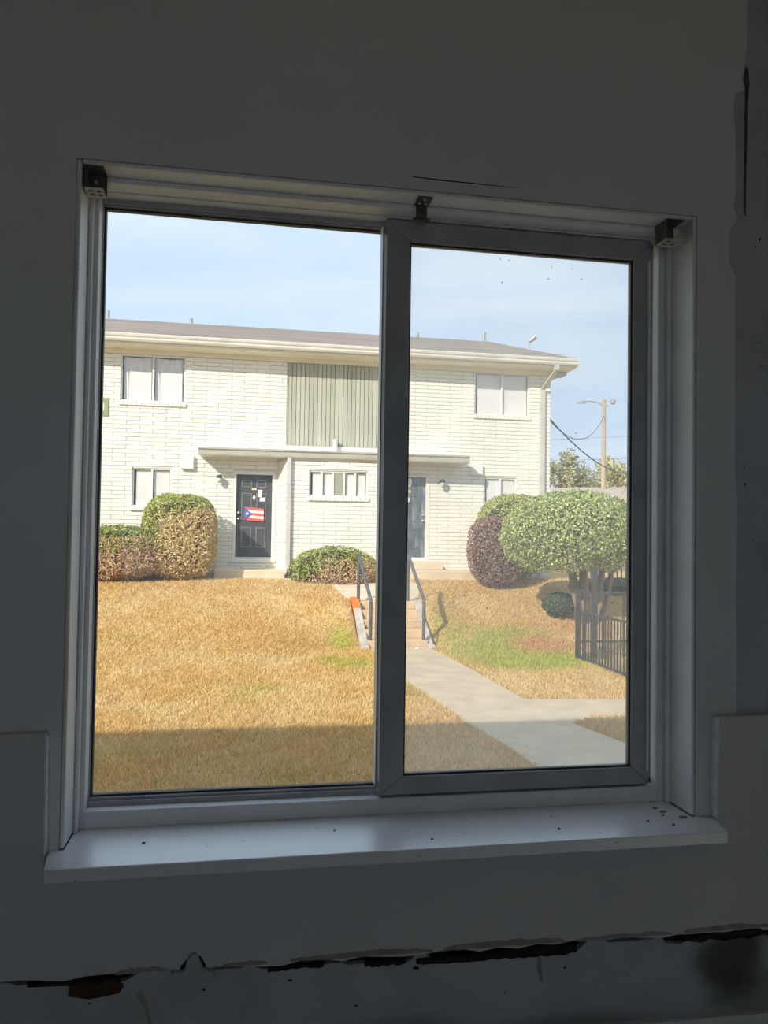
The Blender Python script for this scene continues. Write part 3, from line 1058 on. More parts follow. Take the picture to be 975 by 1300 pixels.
for side in (0, 1):                                   # bricks of the splayed returns and of the building's right-hand side
    for r in range(int((3.28-FZ0)/COURSE)):
        za, zb_ = FZ0+r*COURSE, FZ0+(r+1)*COURSE-JT
        xa, ya, xb, yb = (0.84, FY, 1.033, BY) if side == 0 else (3.57, FY, 3.377, BY)
        ex = 0.018 if side == 0 else -0.018
        n0 = len(R_.v)
        j_ = 0.008*(r % 2)*(-1 if side == 0 else 1)
        R_.v += [(xa+j_, ya+0.01, za), (xb+j_, yb-0.004*(r % 2), za), (xb+j_, yb-0.004*(r % 2), zb_), (xa+j_, ya+0.01, zb_),
                 (xa+ex, ya+0.02, za), (xb+ex, yb+0.02, za), (xb+ex, yb+0.02, zb_), (xa+ex, ya+0.02, zb_)]
        R_.f += [tuple(n0+k_ for k_ in q_) for q_ in ((4, 5, 6, 7), (0, 1, 5, 4), (1, 2, 6, 5), (2, 3, 7, 6), (3, 0, 4, 7), (3, 2, 1, 0))]
tag(R_.build('brick_courses', M_brick, bay_o), kind='stuff')
sd = MB()
for r in range(int((FZ1-FZ0)/COURSE)):
    za, zb_ = FZ0+r*COURSE, FZ0+(r+1)*COURSE-JT
    yy = FY+0.02-(BRL/2 if r % 2 else 0)
    while yy < 28:
        a_, b_ = max(yy, FY), yy+BRL-JT
        sd.box(FX1, FX1+0.012, a_, b_, za, zb_)
        yy += BRL
tag(sd.build('side_brick_courses', M_brick, bw), kind='stuff')


def house_window(o_, cols, yf, sill=True, covers=('blind', 'blind'), rail=None):
    """aluminium window in an opening: frame, dividers, panes, coverings behind, brick sill"""
    x0, x1, z0, z1 = o_
    fr = 0.035
    wroot = MB()
    wroot.holed(x0, x1, z0, z1, [(x0+fr, x1-fr, z0+fr, z1-fr)], yf+0.035, yf+0.085)
    wo = wroot.build('window', M_white, bld)
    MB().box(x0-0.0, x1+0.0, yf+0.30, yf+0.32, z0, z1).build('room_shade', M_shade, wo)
    n_ = len(covers)
    wdt = (x1-x0-2*fr)/n_
    for i, cv in enumerate(covers):
        a, b_ = x0+fr+i*wdt, x0+fr+(i+1)*wdt
        if i:
            MB().box(a-0.022, a+0.022, yf+0.025, yf+0.085, z0+fr, z1-fr).build('divider', M_white, wo)
        if cv == 'panel':
            MB().box(a+0.005, b_-0.005, yf+0.045, yf+0.07, z0+fr, z1-fr).build('infill_panel', mat('sage_panel', (0.34, 0.34, 0.26), (0.30, 0.30, 0.23), scale=6, rough=0.7), wo)
            continue
        MB().box(a+0.01, b_-0.01, yf+0.060, yf+0.064, z0+fr, z1-fr).build('pane', G_win, wo)
        if cv == 'blind':
            g0 = MB()
            g0.box(a+0.045, b_-0.012, yf+0.095, yf+0.10, z0+fr, z1-fr-0.012)
            g0.build('window_shade', M_blind, wo)
        elif cv == 'curtain':
            n_seg = 26
            vs, fs = [], []
            for r_i in range(9):
                tz = r_i/8
                for s_i in range(n_seg+1):
                    u = s_i/n_seg
                    pinch = 0.0
                    xx = a+0.03+(b_-a-0.05)*u + 0.02*math.sin(u*9+tz*3)*(1-tz)
                    zz = z0+fr+(z1-fr-0.005-z0-fr)*tz - (0.02*math.sin(u*math.pi)*(tz**3))
                    vs.append((xx, yf+0.12+0.018*math.sin(u*40)+0.012*math.sin(u*17+tz*4), zz))
            for r_i in range(8):
                for s_i in range(n_seg):
                    k_ = r_i*(n_seg+1)+s_i
                    fs.append((k_, k_+1, k_+n_seg+2, k_+n_seg+1))
            cm = bpy.data.meshes.new('curtain')
            cm.from_pydata(vs, [], fs)
            cm.materials.append(M_curt)
            link('curtain', cm, wo, smooth=True)
            MB().box(a+0.16, b_-0.05, yf+0.088, yf+0.092, z0+fr, z0+fr+(z1-z0)*0.62).build('white_board', M_blind, wo)
    if sill:
        sb = MB()
        k_ = int((x1-x0+0.06)/0.10)
        for i in range(k_):
            wd_ = (x1-x0+0.06)/k_
            sb.box(x0-0.03+i*wd_+0.004, x0-0.03+(i+1)*wd_-0.004, yf-0.045, yf+0.04, z0-0.095, z0-0.005+0.01*(i % 2)*0.3)
        so = sb.build('brick_sill', M_brick, bld)
    return wo


house_window(UL, 2, FY, covers=('curtain', 'curtain'))
house_window(LL, 2, FY, covers=('blind', 'blind'))
house_window(UR, 2, FY, covers=('blind', 'blind'))
house_window(LR, 2, FY, covers=('blind', 'blind'))
house_window(W5, 5, BY, covers=('blind', 'blind', 'panel', 'blind', 'blind'))

# vertical board panel above the bay
M_board = [mat('sage_board_%d' % i, c_, tuple(v*0.9 for v in c_), scale=3, rough=0.75, bump=0.15, stretch=(4, 1, 0.6))
           for i, c_ in enumerate(((0.46, 0.46, 0.37), (0.50, 0.50, 0.40), (0.43, 0.43, 0.345)))]
gpo = MB().box(GP[0], GP[1], FY+0.05, FY+0.08, GP[2], GP[3]).build('board_panel', mat('board_gap', (0.16, 0.16, 0.12), (0.12, 0.12, 0.1), rough=0.9), bld)
NBD = 22
bwid = (GP[1]-GP[0]-0.06)/NBD
bm_b = MB().box(0, bwid-0.012, 0, 0.035, 0, GP[3]-GP[2]-0.07).mesh('board')
bms = []
for m in M_board:
    c_ = bm_b.copy()
    c_.materials.append(m)
    bms.append(c_)
for i in range(NBD):
    ob = bpy.data.objects.new('board', bms[(i*5+i//3) % 3])
    COL.objects.link(ob)
    ob.location = (GP[0]+0.03+i*bwid, FY+0.02+0.006*((i*7) % 3)/2, GP[2]+0.04)
    adopt(ob, gpo)
MB().holed(GP[0], GP[1], GP[2], GP[3], [(GP[0]+0.03, GP[1]-0.03, GP[2]+0.04, GP[3]-0.03)], FY+0.0, FY+0.06).build('panel_frame', M_board[2], gpo)

# doors
M_door = mat('charcoal_door', (0.065, 0.07, 0.08), (0.085, 0.088, 0.095), scale=4, rough=0.35)
M_door2 = mat('weathered_door', (0.10, 0.125, 0.15), (0.26, 0.30, 0.33), scale=5, rough=0.4, stretch=(2.2, 1, 0.55), lo=0.42, hi=0.72)
M_mould = mat('door_moulding', (0.16, 0.165, 0.175), (0.20, 0.205, 0.21), scale=4, rough=0.35)
M_fwh = mat('flag_white', (0.82, 0.78, 0.74), (0.76, 0.72, 0.68), scale=10, rough=0.8)
M_silver = mat('satin_nickel', (0.75, 0.74, 0.70), (0.65, 0.64, 0.6), scale=20, rough=0.25, metal=0.7)


def door(name, lab, x0, x1, z0, z1, m, knob_left, o_):
    fx0, fx1, fz0, fz1 = o_
    dm = MB().box(x0, x1, FY+0.085, FY+0.13, z0, z1)
    d = dm.build(name, m, bld)
    d['label'] = lab
    f = MB().holed(fx0, fx1, fz0, fz1, [(x0, x1, z0, z1)], FY-0.012, FY+0.16)
    f.build('door_frame', M_white, d)
    wd_, ht = x1-x0, z1-z0
    cols_ = [(x0+wd_*0.15, x0+wd_*0.44), (x0+wd_*0.56, x0+wd_*0.84)]
    rows_ = [(0.115, 0.365), (0.45, 0.775), (0.845, 0.935)]
    for a, b_ in cols_:
        for r0, r1 in rows_:
            za, zb_ = z0+ht*r0, z0+ht*r1
            e_ = 0.028
            mo = MB().holed(a, b_, za, zb_, [(a+e_, b_-e_, za+e_, zb_-e_)], FY+0.070, FY+0.086)
            mo.build('door_panel', M_mould if m is M_door else m, d, bevel=0.006)
    kx = x0+0.065 if knob_left else x1-0.065
    for kz in (z0+0.93, z0+1.08):
        MB().lathe((kx, FY+0.085, kz), [(0.032, 0), (0.030, -0.012), (0.014, -0.022), (0.014, -0.036), (0.029, -0.046), (0.031, -0.060), (0.018, -0.070)],
                   'y', 12).build('door_knob', M_silver, d, smooth=True)
    cx = (x0+x1)/2+0.0
    dz = z0+1.46
    MB().prism_y([(cx, dz-0.075), (cx+0.038, dz), (cx, dz+0.075), (cx-0.038, dz)], FY+0.066, FY+0.080).build('door_knocker', M_fwh, d)
    MB().box(cx-0.06, cx+0.06, FY+0.077, FY+0.087, z0+1.64, z0+1.70).build('number_plate', mat('brass_plate', (0.75, 0.66, 0.38), (0.66, 0.57, 0.3), scale=20, rough=0.4), d)
    th = MB().box(fx0-0.02, fx1+0.02, FY-0.05, FY+0.05, fz0-0.05, fz0+0.01)
    th.build('threshold', M_white, d)
    return d


door('door', 'charcoal six-panel door with silver knobs', -0.155, 0.71, 0.87, 2.885, M_door, True, DL)
door('door', 'blue-grey weathered door with silver knobs', 3.70, 4.575, 0.90, 2.935, M_door2, False, DR)
# flag hung on the charcoal door (its own thing)
fl = thing('flag', 'small flag of red and white stripes with a blue star triangle on the charcoal door', 'flag', (0.26, FY+0.06, 1.77))
M_red = mat('flag_red', (0.80, 0.14, 0.09), (0.72, 0.11, 0.08), scale=10, rough=0.8)
M_fwh = mat('flag_white', (0.82, 0.78, 0.74), (0.76, 0.72, 0.68), scale=10, rough=0.8)
M_blu = mat('flag_blue', (0.10, 0.14, 0.42), (0.08, 0.11, 0.36), scale=10, rough=0.8)
fx0, fx1, fzb, fzt = 0.035, 0.515, 1.775, 2.095


def flag_z(u, v):
    return fzb+(fzt-fzb)*v - 0.035*u


def flag_y(u, off=0.0):
    return FY+0.058-off+0.006*math.sin(u*9)


for i in range(5):
    vs, fs = [], []
    N = 10
    for k_ in range(N+1):
        u = k_/N
        for v, off in ((i/5, 0), ((i+1)/5, 0), ((i+1)/5, 0.004), (i/5, 0.004)):
            vs.append((fx0+(fx1-fx0)*u, flag_y(u, off), flag_z(u, v)))
    for k_ in range(N):
        for q_ in range(4):
            a, b_ = k_*4+q_, k_*4+(q_+1) % 4
            fs.append((a, b_, b_+4, a+4))
    sm = MB()
    sm.v, sm.f = vs, fs
    sm.build('stripe', M_red if i % 2 == 0 else M_fwh, fl)
tri = MB()
tri.prism_y([(fx0, fzb), (fx0+0.215, (fzb+fzt)/2-0.014), (fx0, fzt)], FY+0.044, FY+0.049)
tri.build('triangle', M_blu, fl)
sp = []
for k_ in range(10):
    a = math.pi/2+k_*math.pi/5
    r = 0.052 if k_ % 2 == 0 else 0.022
    sp.append((fx0+0.082+r*math.cos(a), (fzb+fzt)/2-0.003+r*math.sin(a)))
MB().prism_y(sp, FY+0.041, FY+0.045).build('star', M_fwh, fl)
M_paper = mat('paper_white', (0.85, 0.84, 0.80), (0.80, 0.79, 0.75), scale=6, rough=0.9)
for (xa, xb, za, zb_, lab) in ((0.36, 0.475, 2.34, 2.52, 'tall white paper note taped to the charcoal door'),
                               (0.41, 0.545, 2.235, 2.335, 'wide white paper note just below the tall one on the charcoal door')):
    b = MB().prism_y([(xa, za), (xb-0.01, za+0.004), (xb, zb_-0.004), (xa+0.006, zb_)], FY+0.062, FY+0.066)
    tag(b.build('paper_note', M_paper), lab, 'paper')
b = MB().lathe((4.20, FY+0.062, 2.80), [(0.075, 0), (0.075, 0.004)], 'y', 16)
b.v = [(4.16+(v[0]-4.20)*0.8, v[1], 2.80+(v[2]-2.80)*1.5) for v in b.v]
tag(b.build('paper_note', M_paper), 'oval white sticker at the top of the blue-grey door', 'sticker')

# eave: soffit, frieze, gutter, roof
M_shing = mat('grey_shingle', (0.40, 0.33, 0.27), (0.22, 0.185, 0.16), scale=1.6, rough=0.95, bump=0.4, bscale=40, stretch=(0.25, 1.6, 1), lo=0.3, hi=0.7)
nt = M_shing.node_tree
wv = nt.nodes.new('ShaderNodeTexWave')
wv.wave_type = 'BANDS'
wv.bands_direction = 'Y'
wv.inputs['Scale'].default_value = 1.15
wv.inputs['Distortion'].default_value = 1.2
wv.inputs['Detail Scale'].default_value = 2.0
mx = nt.nodes.new('ShaderNodeMix')
mx.data_type = 'RGBA'
mx.blend_type = 'MULTIPLY'
mx.inputs['Factor'].default_value = 0.25
bs = nt.nodes['Principled BSDF']
tcn = [n_ for n_ in nt.nodes if n_.type == 'TEX_COORD'][0]
nt.links.new(tcn.outputs['Object'], wv.inputs['Vector'])
nt.links.new(bs.inputs['Base Color'].links[0].from_socket, mx.inputs['A'])
nt.links.new(wv.outputs['Color'], mx.inputs['B'])
nt.links.new(mx.outputs['Result'], bs.inputs['Base Color'])
EX1 = 8.36
MB().box(FX0, FX1+0.005, FY-0.03, FY+0.02, 5.69, 5.80).build('frieze_board', M_cream, bld)
MB().box(FX0, EX1, 17.50, FY+0.3, 5.80, 5.83).build('soffit', M_cream, bld)
MB().box(FX1, EX1, FY+0.3, 32.0, 5.80, 5.83).build('soffit', M_cream, bld)
MB().box(FX0, EX1, 17.48, 17.505, 5.80, 6.03).build('fascia', M_cream, bld)
g0 = MB()
g0.prism_x([(17.475, 5.86), (17.475, 6.02), (17.36, 6.035), (17.355, 6.015), (17.365, 5.97), (17.385, 5.945), (17.385, 5.90), (17.41, 5.86)], FX0, EX1+0.05)
g0.build('gutter', M_gutter, bld)
rf = MB()
rf.prism_x([(17.38, 6.04), (25.0, 8.32), (32.6, 6.04), (32.6, 6.00), (25.0, 8.28), (17.38, 6.00)], FX0, EX1)
roof = rf.build('roof', M_shing, bld)
MB().prism_x([(17.5, 5.83), (32.4, 5.83), (25.0, 8.24)], FX1-0.3, FX1).build('gable', M_cream, bld)
MB().prism_x([(17.39, 5.98), (25.0, 8.26), (32.6, 5.98), (32.6, 5.80), (25.0, 8.08), (17.45, 5.80)], EX1, EX1+0.03).build('rake_board', M_cream, bld)
M_pipe = mat('vent_pipe', (0.42, 0.42, 0.41), (0.35, 0.35, 0.34), scale=9, rough=0.5, metal=0.3)
for x, z0, z1, r in ((-4.36, 8.22, 8.53, 0.055), (-1.76, 8.22, 8.43, 0.05), (5.80, 8.15, 8.42, 0.05), (8.18, 8.22, 8.58, 0.06)):
    vp = MB().lathe((x, 24.8, z0), [(r*2.4, 0), (r*1.2, 0.06), (r, 0.07), (r, z1-z0), (r*0.7, z1-z0)], 'z', 10).build('vent_pipe', M_pipe, roof)
fd = MB().tube([(8.25, 20.6, 6.98), (8.25, 20.6, 7.22), (8.30, 20.6, 7.28)], 0.025, 6).build('floodlight_arm', M_pipe, roof)
fh = MB().tube([(8.26, 20.56, 7.24), (8.42, 20.5, 7.37)], 0.05, 8, 0.075)
fh.build('floodlight_head', M_pipe, roof)

# canopy over the doors and the bay
CY = 17.40
cp = MB().box(-1.0, 5.50, CY+0.02, FY, 3.27, 3.37).build('canopy', M_gutter, bld)
c_ = MB().prism_x([(CY+0.02, 3.27), (CY+0.02, 3.46), (CY-0.03, 3.46), (CY-0.03, 3.42), (CY, 3.39), (CY, 3.30), (CY+0.01, 3.27)], -1.04, 5.54)
c_.build('canopy_fascia', mat('sage_fascia', (0.46, 0.45, 0.37), (0.40, 0.39, 0.32), scale=4, rough=0.6), cp)
MB().box(-1.0, 5.50, CY+0.02, FY, 3.37, 3.44).build('canopy_deck', M_white, cp)
MB().box(0.93, 3.50, FY-0.03, FY+0.02, 3.44, 3.62).build('flashing_board', M_white, cp)
MB().lathe((2.23, FY-0.12, 3.44), [(0.07, 0), (0.06, 0.05), (0.055, 0.32), (0.065, 0.33), (0.065, 0.36)], 'z', 10).build('canopy_vent', M_white, cp)

# downspouts
M_dsp = mat('downspout_paint', (0.52, 0.51, 0.47), (0.60, 0.59, 0.55), scale=4, rough=0.5)


def rect_pipe(pts, w_, d_):
    b_ = MB()
    for (p0, p1) in zip(pts[:-1], pts[1:]):
        n0 = len(b_.v)
        for p_ in (p0, p1):
            b_.v += [(p_[0]-w_/2, p_[1]-d_/2, p_[2]), (p_[0]+w_/2, p_[1]-d_/2, p_[2]), (p_[0]+w_/2, p_[1]+d_/2, p_[2]), (p_[0]-w_/2, p_[1]+d_/2, p_[2])]
        b_.f += [tuple(n0+i for i in q_) for q_ in ((3, 2, 1, 0), (4, 5, 6, 7), (0, 1, 5, 4), (1, 2, 6, 5), (2, 3, 7, 6), (3, 0, 4, 7))]
    return b_


dsp = rect_pipe([(7.82, 17.43, 5.86), (7.82, 17.45, 5.72), (7.64, FY-0.06, 5.30), (7.64, FY-0.06, 0.5)], 0.13, 0.09).build('downspout', M_dsp, bld, bevel=0.01)
dsp = rect_pipe([(1.085, BY-0.05, 3.28), (1.085, BY-0.05, 0.52), (1.085, BY-0.22, 0.42)], 0.10, 0.08).build('downspout', M_dsp, bld, bevel=0.01)
MB().lathe((1.085, BY-0.24, 0.46), [(0.085, 0), (0.09, -0.12), (0.06, -0.13)], 'y', 10).build('drain_pipe', M_gasket, dsp)
# vent hoods and the fixture on the far corner
for x0, x1, z0, z1 in ((-1.47, -1.17, 2.97, 3.30), (5.74, 6.04, 3.02, 3.30)):
    MB().box(x0, x1, FY-0.10, FY+0.01, z0, z1).build('vent_hood', M_white, bld, bevel=0.015)
MB().prism_x([(20.0, 4.62), (20.25, 4.62), (20.25, 4.83), (20.0, 4.70)], FX1+0.01, FX1+0.42).build('side_hood', M_pipe, bld)
MB().box(8.0, 8.30, 17.9, 18.3, 5.70, 5.80).build('soffit_lamp', mat('lamp_housing', (0.40, 0.47, 0.48), (0.33, 0.4, 0.41), rough=0.4), bld, bevel=0.03)
# concrete stoops at the doors
for x0, x1, y0, zt_ in ((-0.62, 1.06, 17.15, 0.60), (3.85, 5.75, 17.0, 0.62)):
    so = MB().box(x0, x1, y0, FY+0.1, -0.1, zt_).build('stoop', M_conc2, bld, bevel=0.02)
    if x0 > 2:
        MB().box(x0+0.35, x1-0.85, y0+0.42, FY-0.05, zt_, zt_+0.19).build('stoop_step', M_conc2, so, bevel=0.02)

# wall lamps, building sign
M_blk = mat('lamp_black', (0.03, 0.03, 0.032), (0.05, 0.05, 0.05), scale=20, rough=0.4)
M_glb = mat('lamp_globe', (0.62, 0.62, 0.58), (0.55, 0.55, 0.52), scale=20, rough=0.15)
for x, z, lab in ((-0.56, 2.80, 'small black wall lamp with pale globe beside the charcoal door'),
                  (4.97, 2.83, 'small black wall lamp with pale globe beside the blue-grey door')):
    o = thing('wall_lamp', lab, 'lamp', (x, FY-0.005, z), 'wall lamps beside the doors')
    MB().lathe((x, FY, z), [(0.055, -0.005), (0.05, -0.03), (0.02, -0.04), (0.02, -0.10)], 'y', 12).build('wall_mount', M_blk, o)
    MB().lathe((x, FY-0.13, z), [(0.03, 0.05), (0.065, 0.03), (0.075, -0.02), (0.06, -0.03)], 'z', 12).build('lamp_cap', M_blk, o, smooth=True)
    MB().lathe((x, FY-0.13, z-0.03), [(0.058, 0), (0.062, -0.04), (0.055, -0.09), (0.03, -0.115), (0.01, -0.12)], 'z', 12).build('lamp_globe', M_glb, o, smooth=True)
sg = thing('building_sign', 'green square sign with a white rounded letter, at the upper storey', 'sign', (-3.42, FY-0.01, 4.18))
sgm = MB().box(-3.67, -3.17, FY-0.03, FY-0.006, 4.18, 4.61)
sgm.build('sign_board', mat('sign_green', (0.30, 0.36, 0.20), (0.27, 0.33, 0.18), scale=6, rough=0.5), sg)
ring = MB()
N = 28
def lp(r1, r2):
    return [(-3.42+r1*math.copysign(abs(math.cos(a))**0.8, math.cos(a)), 4.395+r2*math.copysign(abs(math.sin(a))**0.8, math.sin(a))) for a in [2*math.pi*k_/N for k_ in range(N)]]
ou, inn = lp(0.165, 0.165), lp(0.105, 0.108)
for (yy) in (FY-0.034, FY-0.029):
    ring.v += [(x, yy, z) for x, z in ou] + [(x, yy, z) for x, z in inn]
for k_ in range(N):
    j_ = (k_+1) % N
    ring.f += [(k_, j_, N+j_, N+k_), (2*N+k_, 3*N+k_, 3*N+j_, 2*N+j_), (k_, 2*N+k_, 2*N+j_, j_), (N+k_, N+j_, 3*N+j_, 3*N+k_)]
ring.build('sign_letter', M_fwh, sg)

# ------------------------------------------------------------------ shrubs and trees
def leaves(n, pts, nrm, size, cols, seed, aspect=0.55, spread=0.8):
    rg = np.random.default_rng(seed)
    nr = nrm+spread*rg.normal(size=(n, 3))
    nr /= np.linalg.norm(nr, axis=1, keepdims=True)
    a = rg.normal(size=(n, 3))
    t_ = np.cross(nr, a)
    t_ /= np.linalg.norm(t_, axis=1, keepdims=True)
    b_ = np.cross(nr, t_)
    sz = size*(0.6+0.8*rg.random((n, 1)))
    V_ = np.empty((n, 4, 3))
    V_[:, 0] = pts-t_*sz*0.5
    V_[:, 1] = pts+b_*sz*0.5*aspect
    V_[:, 2] = pts+t_*sz*0.5
    V_[:, 3] = pts-b_*sz*0.5*aspect
    C_ = np.repeat(np.clip(cols*(0.65+0.7*rg.random((n, 1))), 0, 0.9), 4, 0)
    return V_.reshape(-1, 3), np.arange(4*n).reshape(n, 4), C_


def ell_pts(n, c_, r, rg, power=2.0, zmin=-1.0, depth=0.16, lump=0.06):
    d = rg.normal(size=(int(n*2.4)+50, 3))
    d /= np.linalg.norm(d, axis=1, keepdims=True)
    d = d[d[:, 2] > zmin][:n]
    k_ = (np.abs(d)**power).sum(1)**(-1/power)
    rad = k_*(1-depth*rg.random(len(d))**2)*(1+lump*(fbm(d[:, 0]*2.5+d[:, 2]*2+c_[0]*3, d[:, 1]*2.5-d[:, 2]+c_[1], 5)-0.5)*2)
    return np.asarray(c_)+d*rad[:, None]*np.asarray(r), d


M_leaf = leaf_mat('leaf_green', trans=0.22, rough=0.45, spec=0.4)
M_twig = mat('twig_bark', (0.26, 0.18, 0.11), (0.18, 0.12, 0.08), scale=12, rough=0.9)
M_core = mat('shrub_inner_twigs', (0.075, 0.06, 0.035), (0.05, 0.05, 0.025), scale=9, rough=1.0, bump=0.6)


def shrub(name, lab, cat, c_, r, n, size, colf, seed, power=2.6, base_z=None, stems=6, zmin=-0.95, group=None, twig=0, twigcol=(0.80, 0.60, 0.34), lump=0.06):
    rg = np.random.default_rng(seed)
    base_z = float(ground_z(c_[0], c_[1])) if base_z is None else base_z
    o = thing(name, lab, cat, (c_[0], c_[1], base_z), group)
    P, D = ell_pts(n, c_, r, rg, power, zmin, lump=lump)
    P[:, 2] = np.maximum(P[:, 2], ground_z(P[:, 0], P[:, 1])+0.02)
    v, f, cl = leaves(len(P), P, D, size, colf(P, D, rg), seed+1)
    me = np_mesh('foliage', v, f, cl)
    me.materials.append(M_leaf)
    tag(link('foliage', me, o), kind='stuff')
    if twig:
        P, D = ell_pts(twig*3, c_, np.asarray(r)*0.985, rg, power, zmin, depth=0.12)
        sel = (D[:, 1] < -0.25) & (D[:, 2] < 0.55) & (D[:, 0] > -0.45)
        P, D = P[sel][:twig], D[sel][:twig]
        k_ = len(P)
        P[:, 2] = np.maximum(P[:, 2], ground_z(P[:, 0], P[:, 1])+0.03)
        dr = D*0.4+rg.normal(size=(k_, 3))*0.8+np.array([0, -0.2, 0.35])
        dr /= np.linalg.norm(dr, axis=1, keepdims=True)
        sd_ = np.cross(dr, np.array([0, 1.0, 0]))
        sd_ /= np.linalg.norm(sd_, axis=1, keepdims=True)
        L = (0.06+0.10*rg.random((k_, 1)))
        Wd = 0.007+0.006*rg.random((k_, 1))
        V_ = np.empty((k_, 4, 3))
        V_[:, 0] = P-dr*L*0.5-sd_*Wd
        V_[:, 1] = P-dr*L*0.5+sd_*Wd
        V_[:, 2] = P+dr*L*0.5+sd_*Wd*0.4
        V_[:, 3] = P+dr*L*0.5-sd_*Wd*0.4
        C_ = np.repeat(np.array(twigcol)*(0.55+0.8*rg.random((k_, 1))), 4, 0)
        me = np_mesh('dry_twigs', V_.reshape(-1, 3), np.arange(4*k_).reshape(k_, 4), np.clip(C_, 0, .9))
        me.materials.append(leaf_mat('dry_twig', trans=0.05, rough=0.9, spec=0.1))
        tag(link('dry_twigs', me, o), kind='stuff')
    # woody inside
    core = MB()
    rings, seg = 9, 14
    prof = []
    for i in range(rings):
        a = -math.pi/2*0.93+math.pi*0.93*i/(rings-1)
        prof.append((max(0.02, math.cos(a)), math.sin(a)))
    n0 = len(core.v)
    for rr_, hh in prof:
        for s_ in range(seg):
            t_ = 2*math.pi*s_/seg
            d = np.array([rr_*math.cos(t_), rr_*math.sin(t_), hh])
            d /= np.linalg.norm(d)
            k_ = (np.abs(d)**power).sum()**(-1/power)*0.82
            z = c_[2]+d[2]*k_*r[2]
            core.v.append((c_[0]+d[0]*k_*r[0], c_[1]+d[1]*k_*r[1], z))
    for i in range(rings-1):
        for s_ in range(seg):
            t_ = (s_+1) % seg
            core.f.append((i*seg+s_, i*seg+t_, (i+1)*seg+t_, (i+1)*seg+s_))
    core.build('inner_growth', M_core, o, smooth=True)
    rs = random.Random(seed)
    for i in range(stems):
        a = 2*math.pi*i/max(1, stems)+rs.uniform(-.3, .3)
        bx_, by_ = c_[0]+0.25*r[0]*math.cos(a), c_[1]+0.25*r[1]*math.sin(a)
        bz_ = float(ground_z(bx_, by_))-0.03
        tx_, ty_ = c_[0]+0.6*r[0]*math.cos(a), c_[1]+0.6*r[1]*math.sin(a)
        MB().tube([(bx_, by_, bz_), ((bx_+tx_)/2, (by_+ty_)/2, (bz_+c_[2])/2), (tx_, ty_, c_[2])], 0.025, 6, 0.012).build('stem', M_twig, o)
    return o


def mixcol(rg, n, *cw):
    cs = np.array([c_ for c_, _ in cw])
    p_ = np.array([w_ for _, w_ in cw], float)
    return cs[rg.choice(len(cs), n, p=p_/p_.sum())]


GRN, YGR, DGR, TAN, BRN = (0.30, 0.36, 0.07), (0.52, 0.50, 0.12), (0.13, 0.17, 0.04), (0.74, 0.53, 0.28), (0.42, 0.28, 0.15)


def col_topiary(P, D, rg):
    n_ = len(P)
    g_c = mixcol(rg, n_, (GRN, 2), (YGR, 3), (DGR, .6))
    t_c = mixcol(rg, n_, (TAN, 3), (BRN, 1), ((0.62, 0.50, 0.18), 2.5), (YGR, 1.2))
    dead = sstep(0.25, 0.65, -D[:, 1]*0.9+0.65*D[:, 0]-0.75*D[:, 2]-0.05+0.5*(fbm(P[:, 0]*2, P[:, 2]*2, 8)-0.5))
    return np.where((rg.random(n_) < dead)[:, None], t_c, g_c)


def col_low(P, D, rg):
    n_ = len(P)
    g_c = mixcol(rg, n_, (GRN, 3), (DGR, 2), (YGR, 1.5))
    t_c = mixcol(rg, n_, (TAN, 2), (BRN, 2.5), ((0.56, 0.40, 0.25), 2))
    dead = sstep(0.3, 0.8, 0.6-1.3*D[:, 2]+0.5*D[:, 0]*0.6+0.5*(fbm(P[:, 0]*2, P[:, 2]*2, 8)-0.5))
    return np.where((rg.random(n_) < dead)[:, None], t_c, g_c)


def col_mid(P, D, rg):
    n_ = len(P)
    g_c = mixcol(rg, n_, (GRN, 3), (YGR, 2), (DGR, 1.2))
    t_c = mixcol(rg, n_, (TAN, 1.5), (BRN, 2), ((0.62, 0.44, 0.28), 2))
    dead = sstep(0.35, 0.8, 0.75-1.4*D[:, 2]-0.5*np.abs(D[:, 0])+0.45*D[:, 0]+0.4*(fbm(P[:, 0]*2, P[:, 2]*2, 8)-0.5))
    return np.where((rg.random(n_) < dead)[:, None], t_c, g_c)


def col_tree(P, D, rg):
    return mixcol(rg, len(P), ((0.34, 0.42, 0.14), 3), ((0.50, 0.55, 0.21), 3), ((0.68, 0.70, 0.32), 2.4), ((0.10, 0.14, 0.05), 1.2))


def col_hedge(P, D, rg):
    return mixcol(rg, len(P), ((0.44, 0.48, 0.11), 3), ((0.62, 0.62, 0.20), 3), ((0.20, 0.25, 0.06), 1.3))


def col_purple(P, D, rg):
    return mixcol(rg, len(P), ((0.28, 0.15, 0.15), 3), ((0.42, 0.24, 0.21), 3), ((0.55, 0.36, 0.28), 1.8), ((0.11, 0.06, 0.06), 1))


shrub('round_shrub', 'tall rounded clipped shrub with dry tan front, beside the charcoal door', 'shrub', (-1.40, 17.05, 1.36), (0.83, 0.78, 0.95), 15000, 0.055, col_topiary, 50,
      power=3.4, twig=2600)
shrub('low_hedge', 'low sprawling shrub with bare brown twigs, against the tall clipped one', 'shrub', (-2.75, 16.75, 0.98), (1.05, 0.72, 0.60), 9000, 0.055, col_low, 60,
      power=2.8, twig=2600, twigcol=(0.66, 0.46, 0.29), lump=0.14)
shrub('low_shrub', 'low dome-shaped shrub under the five-pane window', 'shrub', (2.12, 16.7, 0.62), (1.04, 0.62, 0.55), 9000, 0.05, col_mid, 70, power=2.1, twig=1300,
      twigcol=(0.62, 0.45, 0.29), lump=0.12)
shrub('round_hedge', 'yellow-green rounded hedge against the building corner, behind the purple shrub', 'shrub', (6.62, 17.1, 1.50), (0.98, 0.66, 1.02), 11000, 0.06, col_hedge, 80, power=2.4)
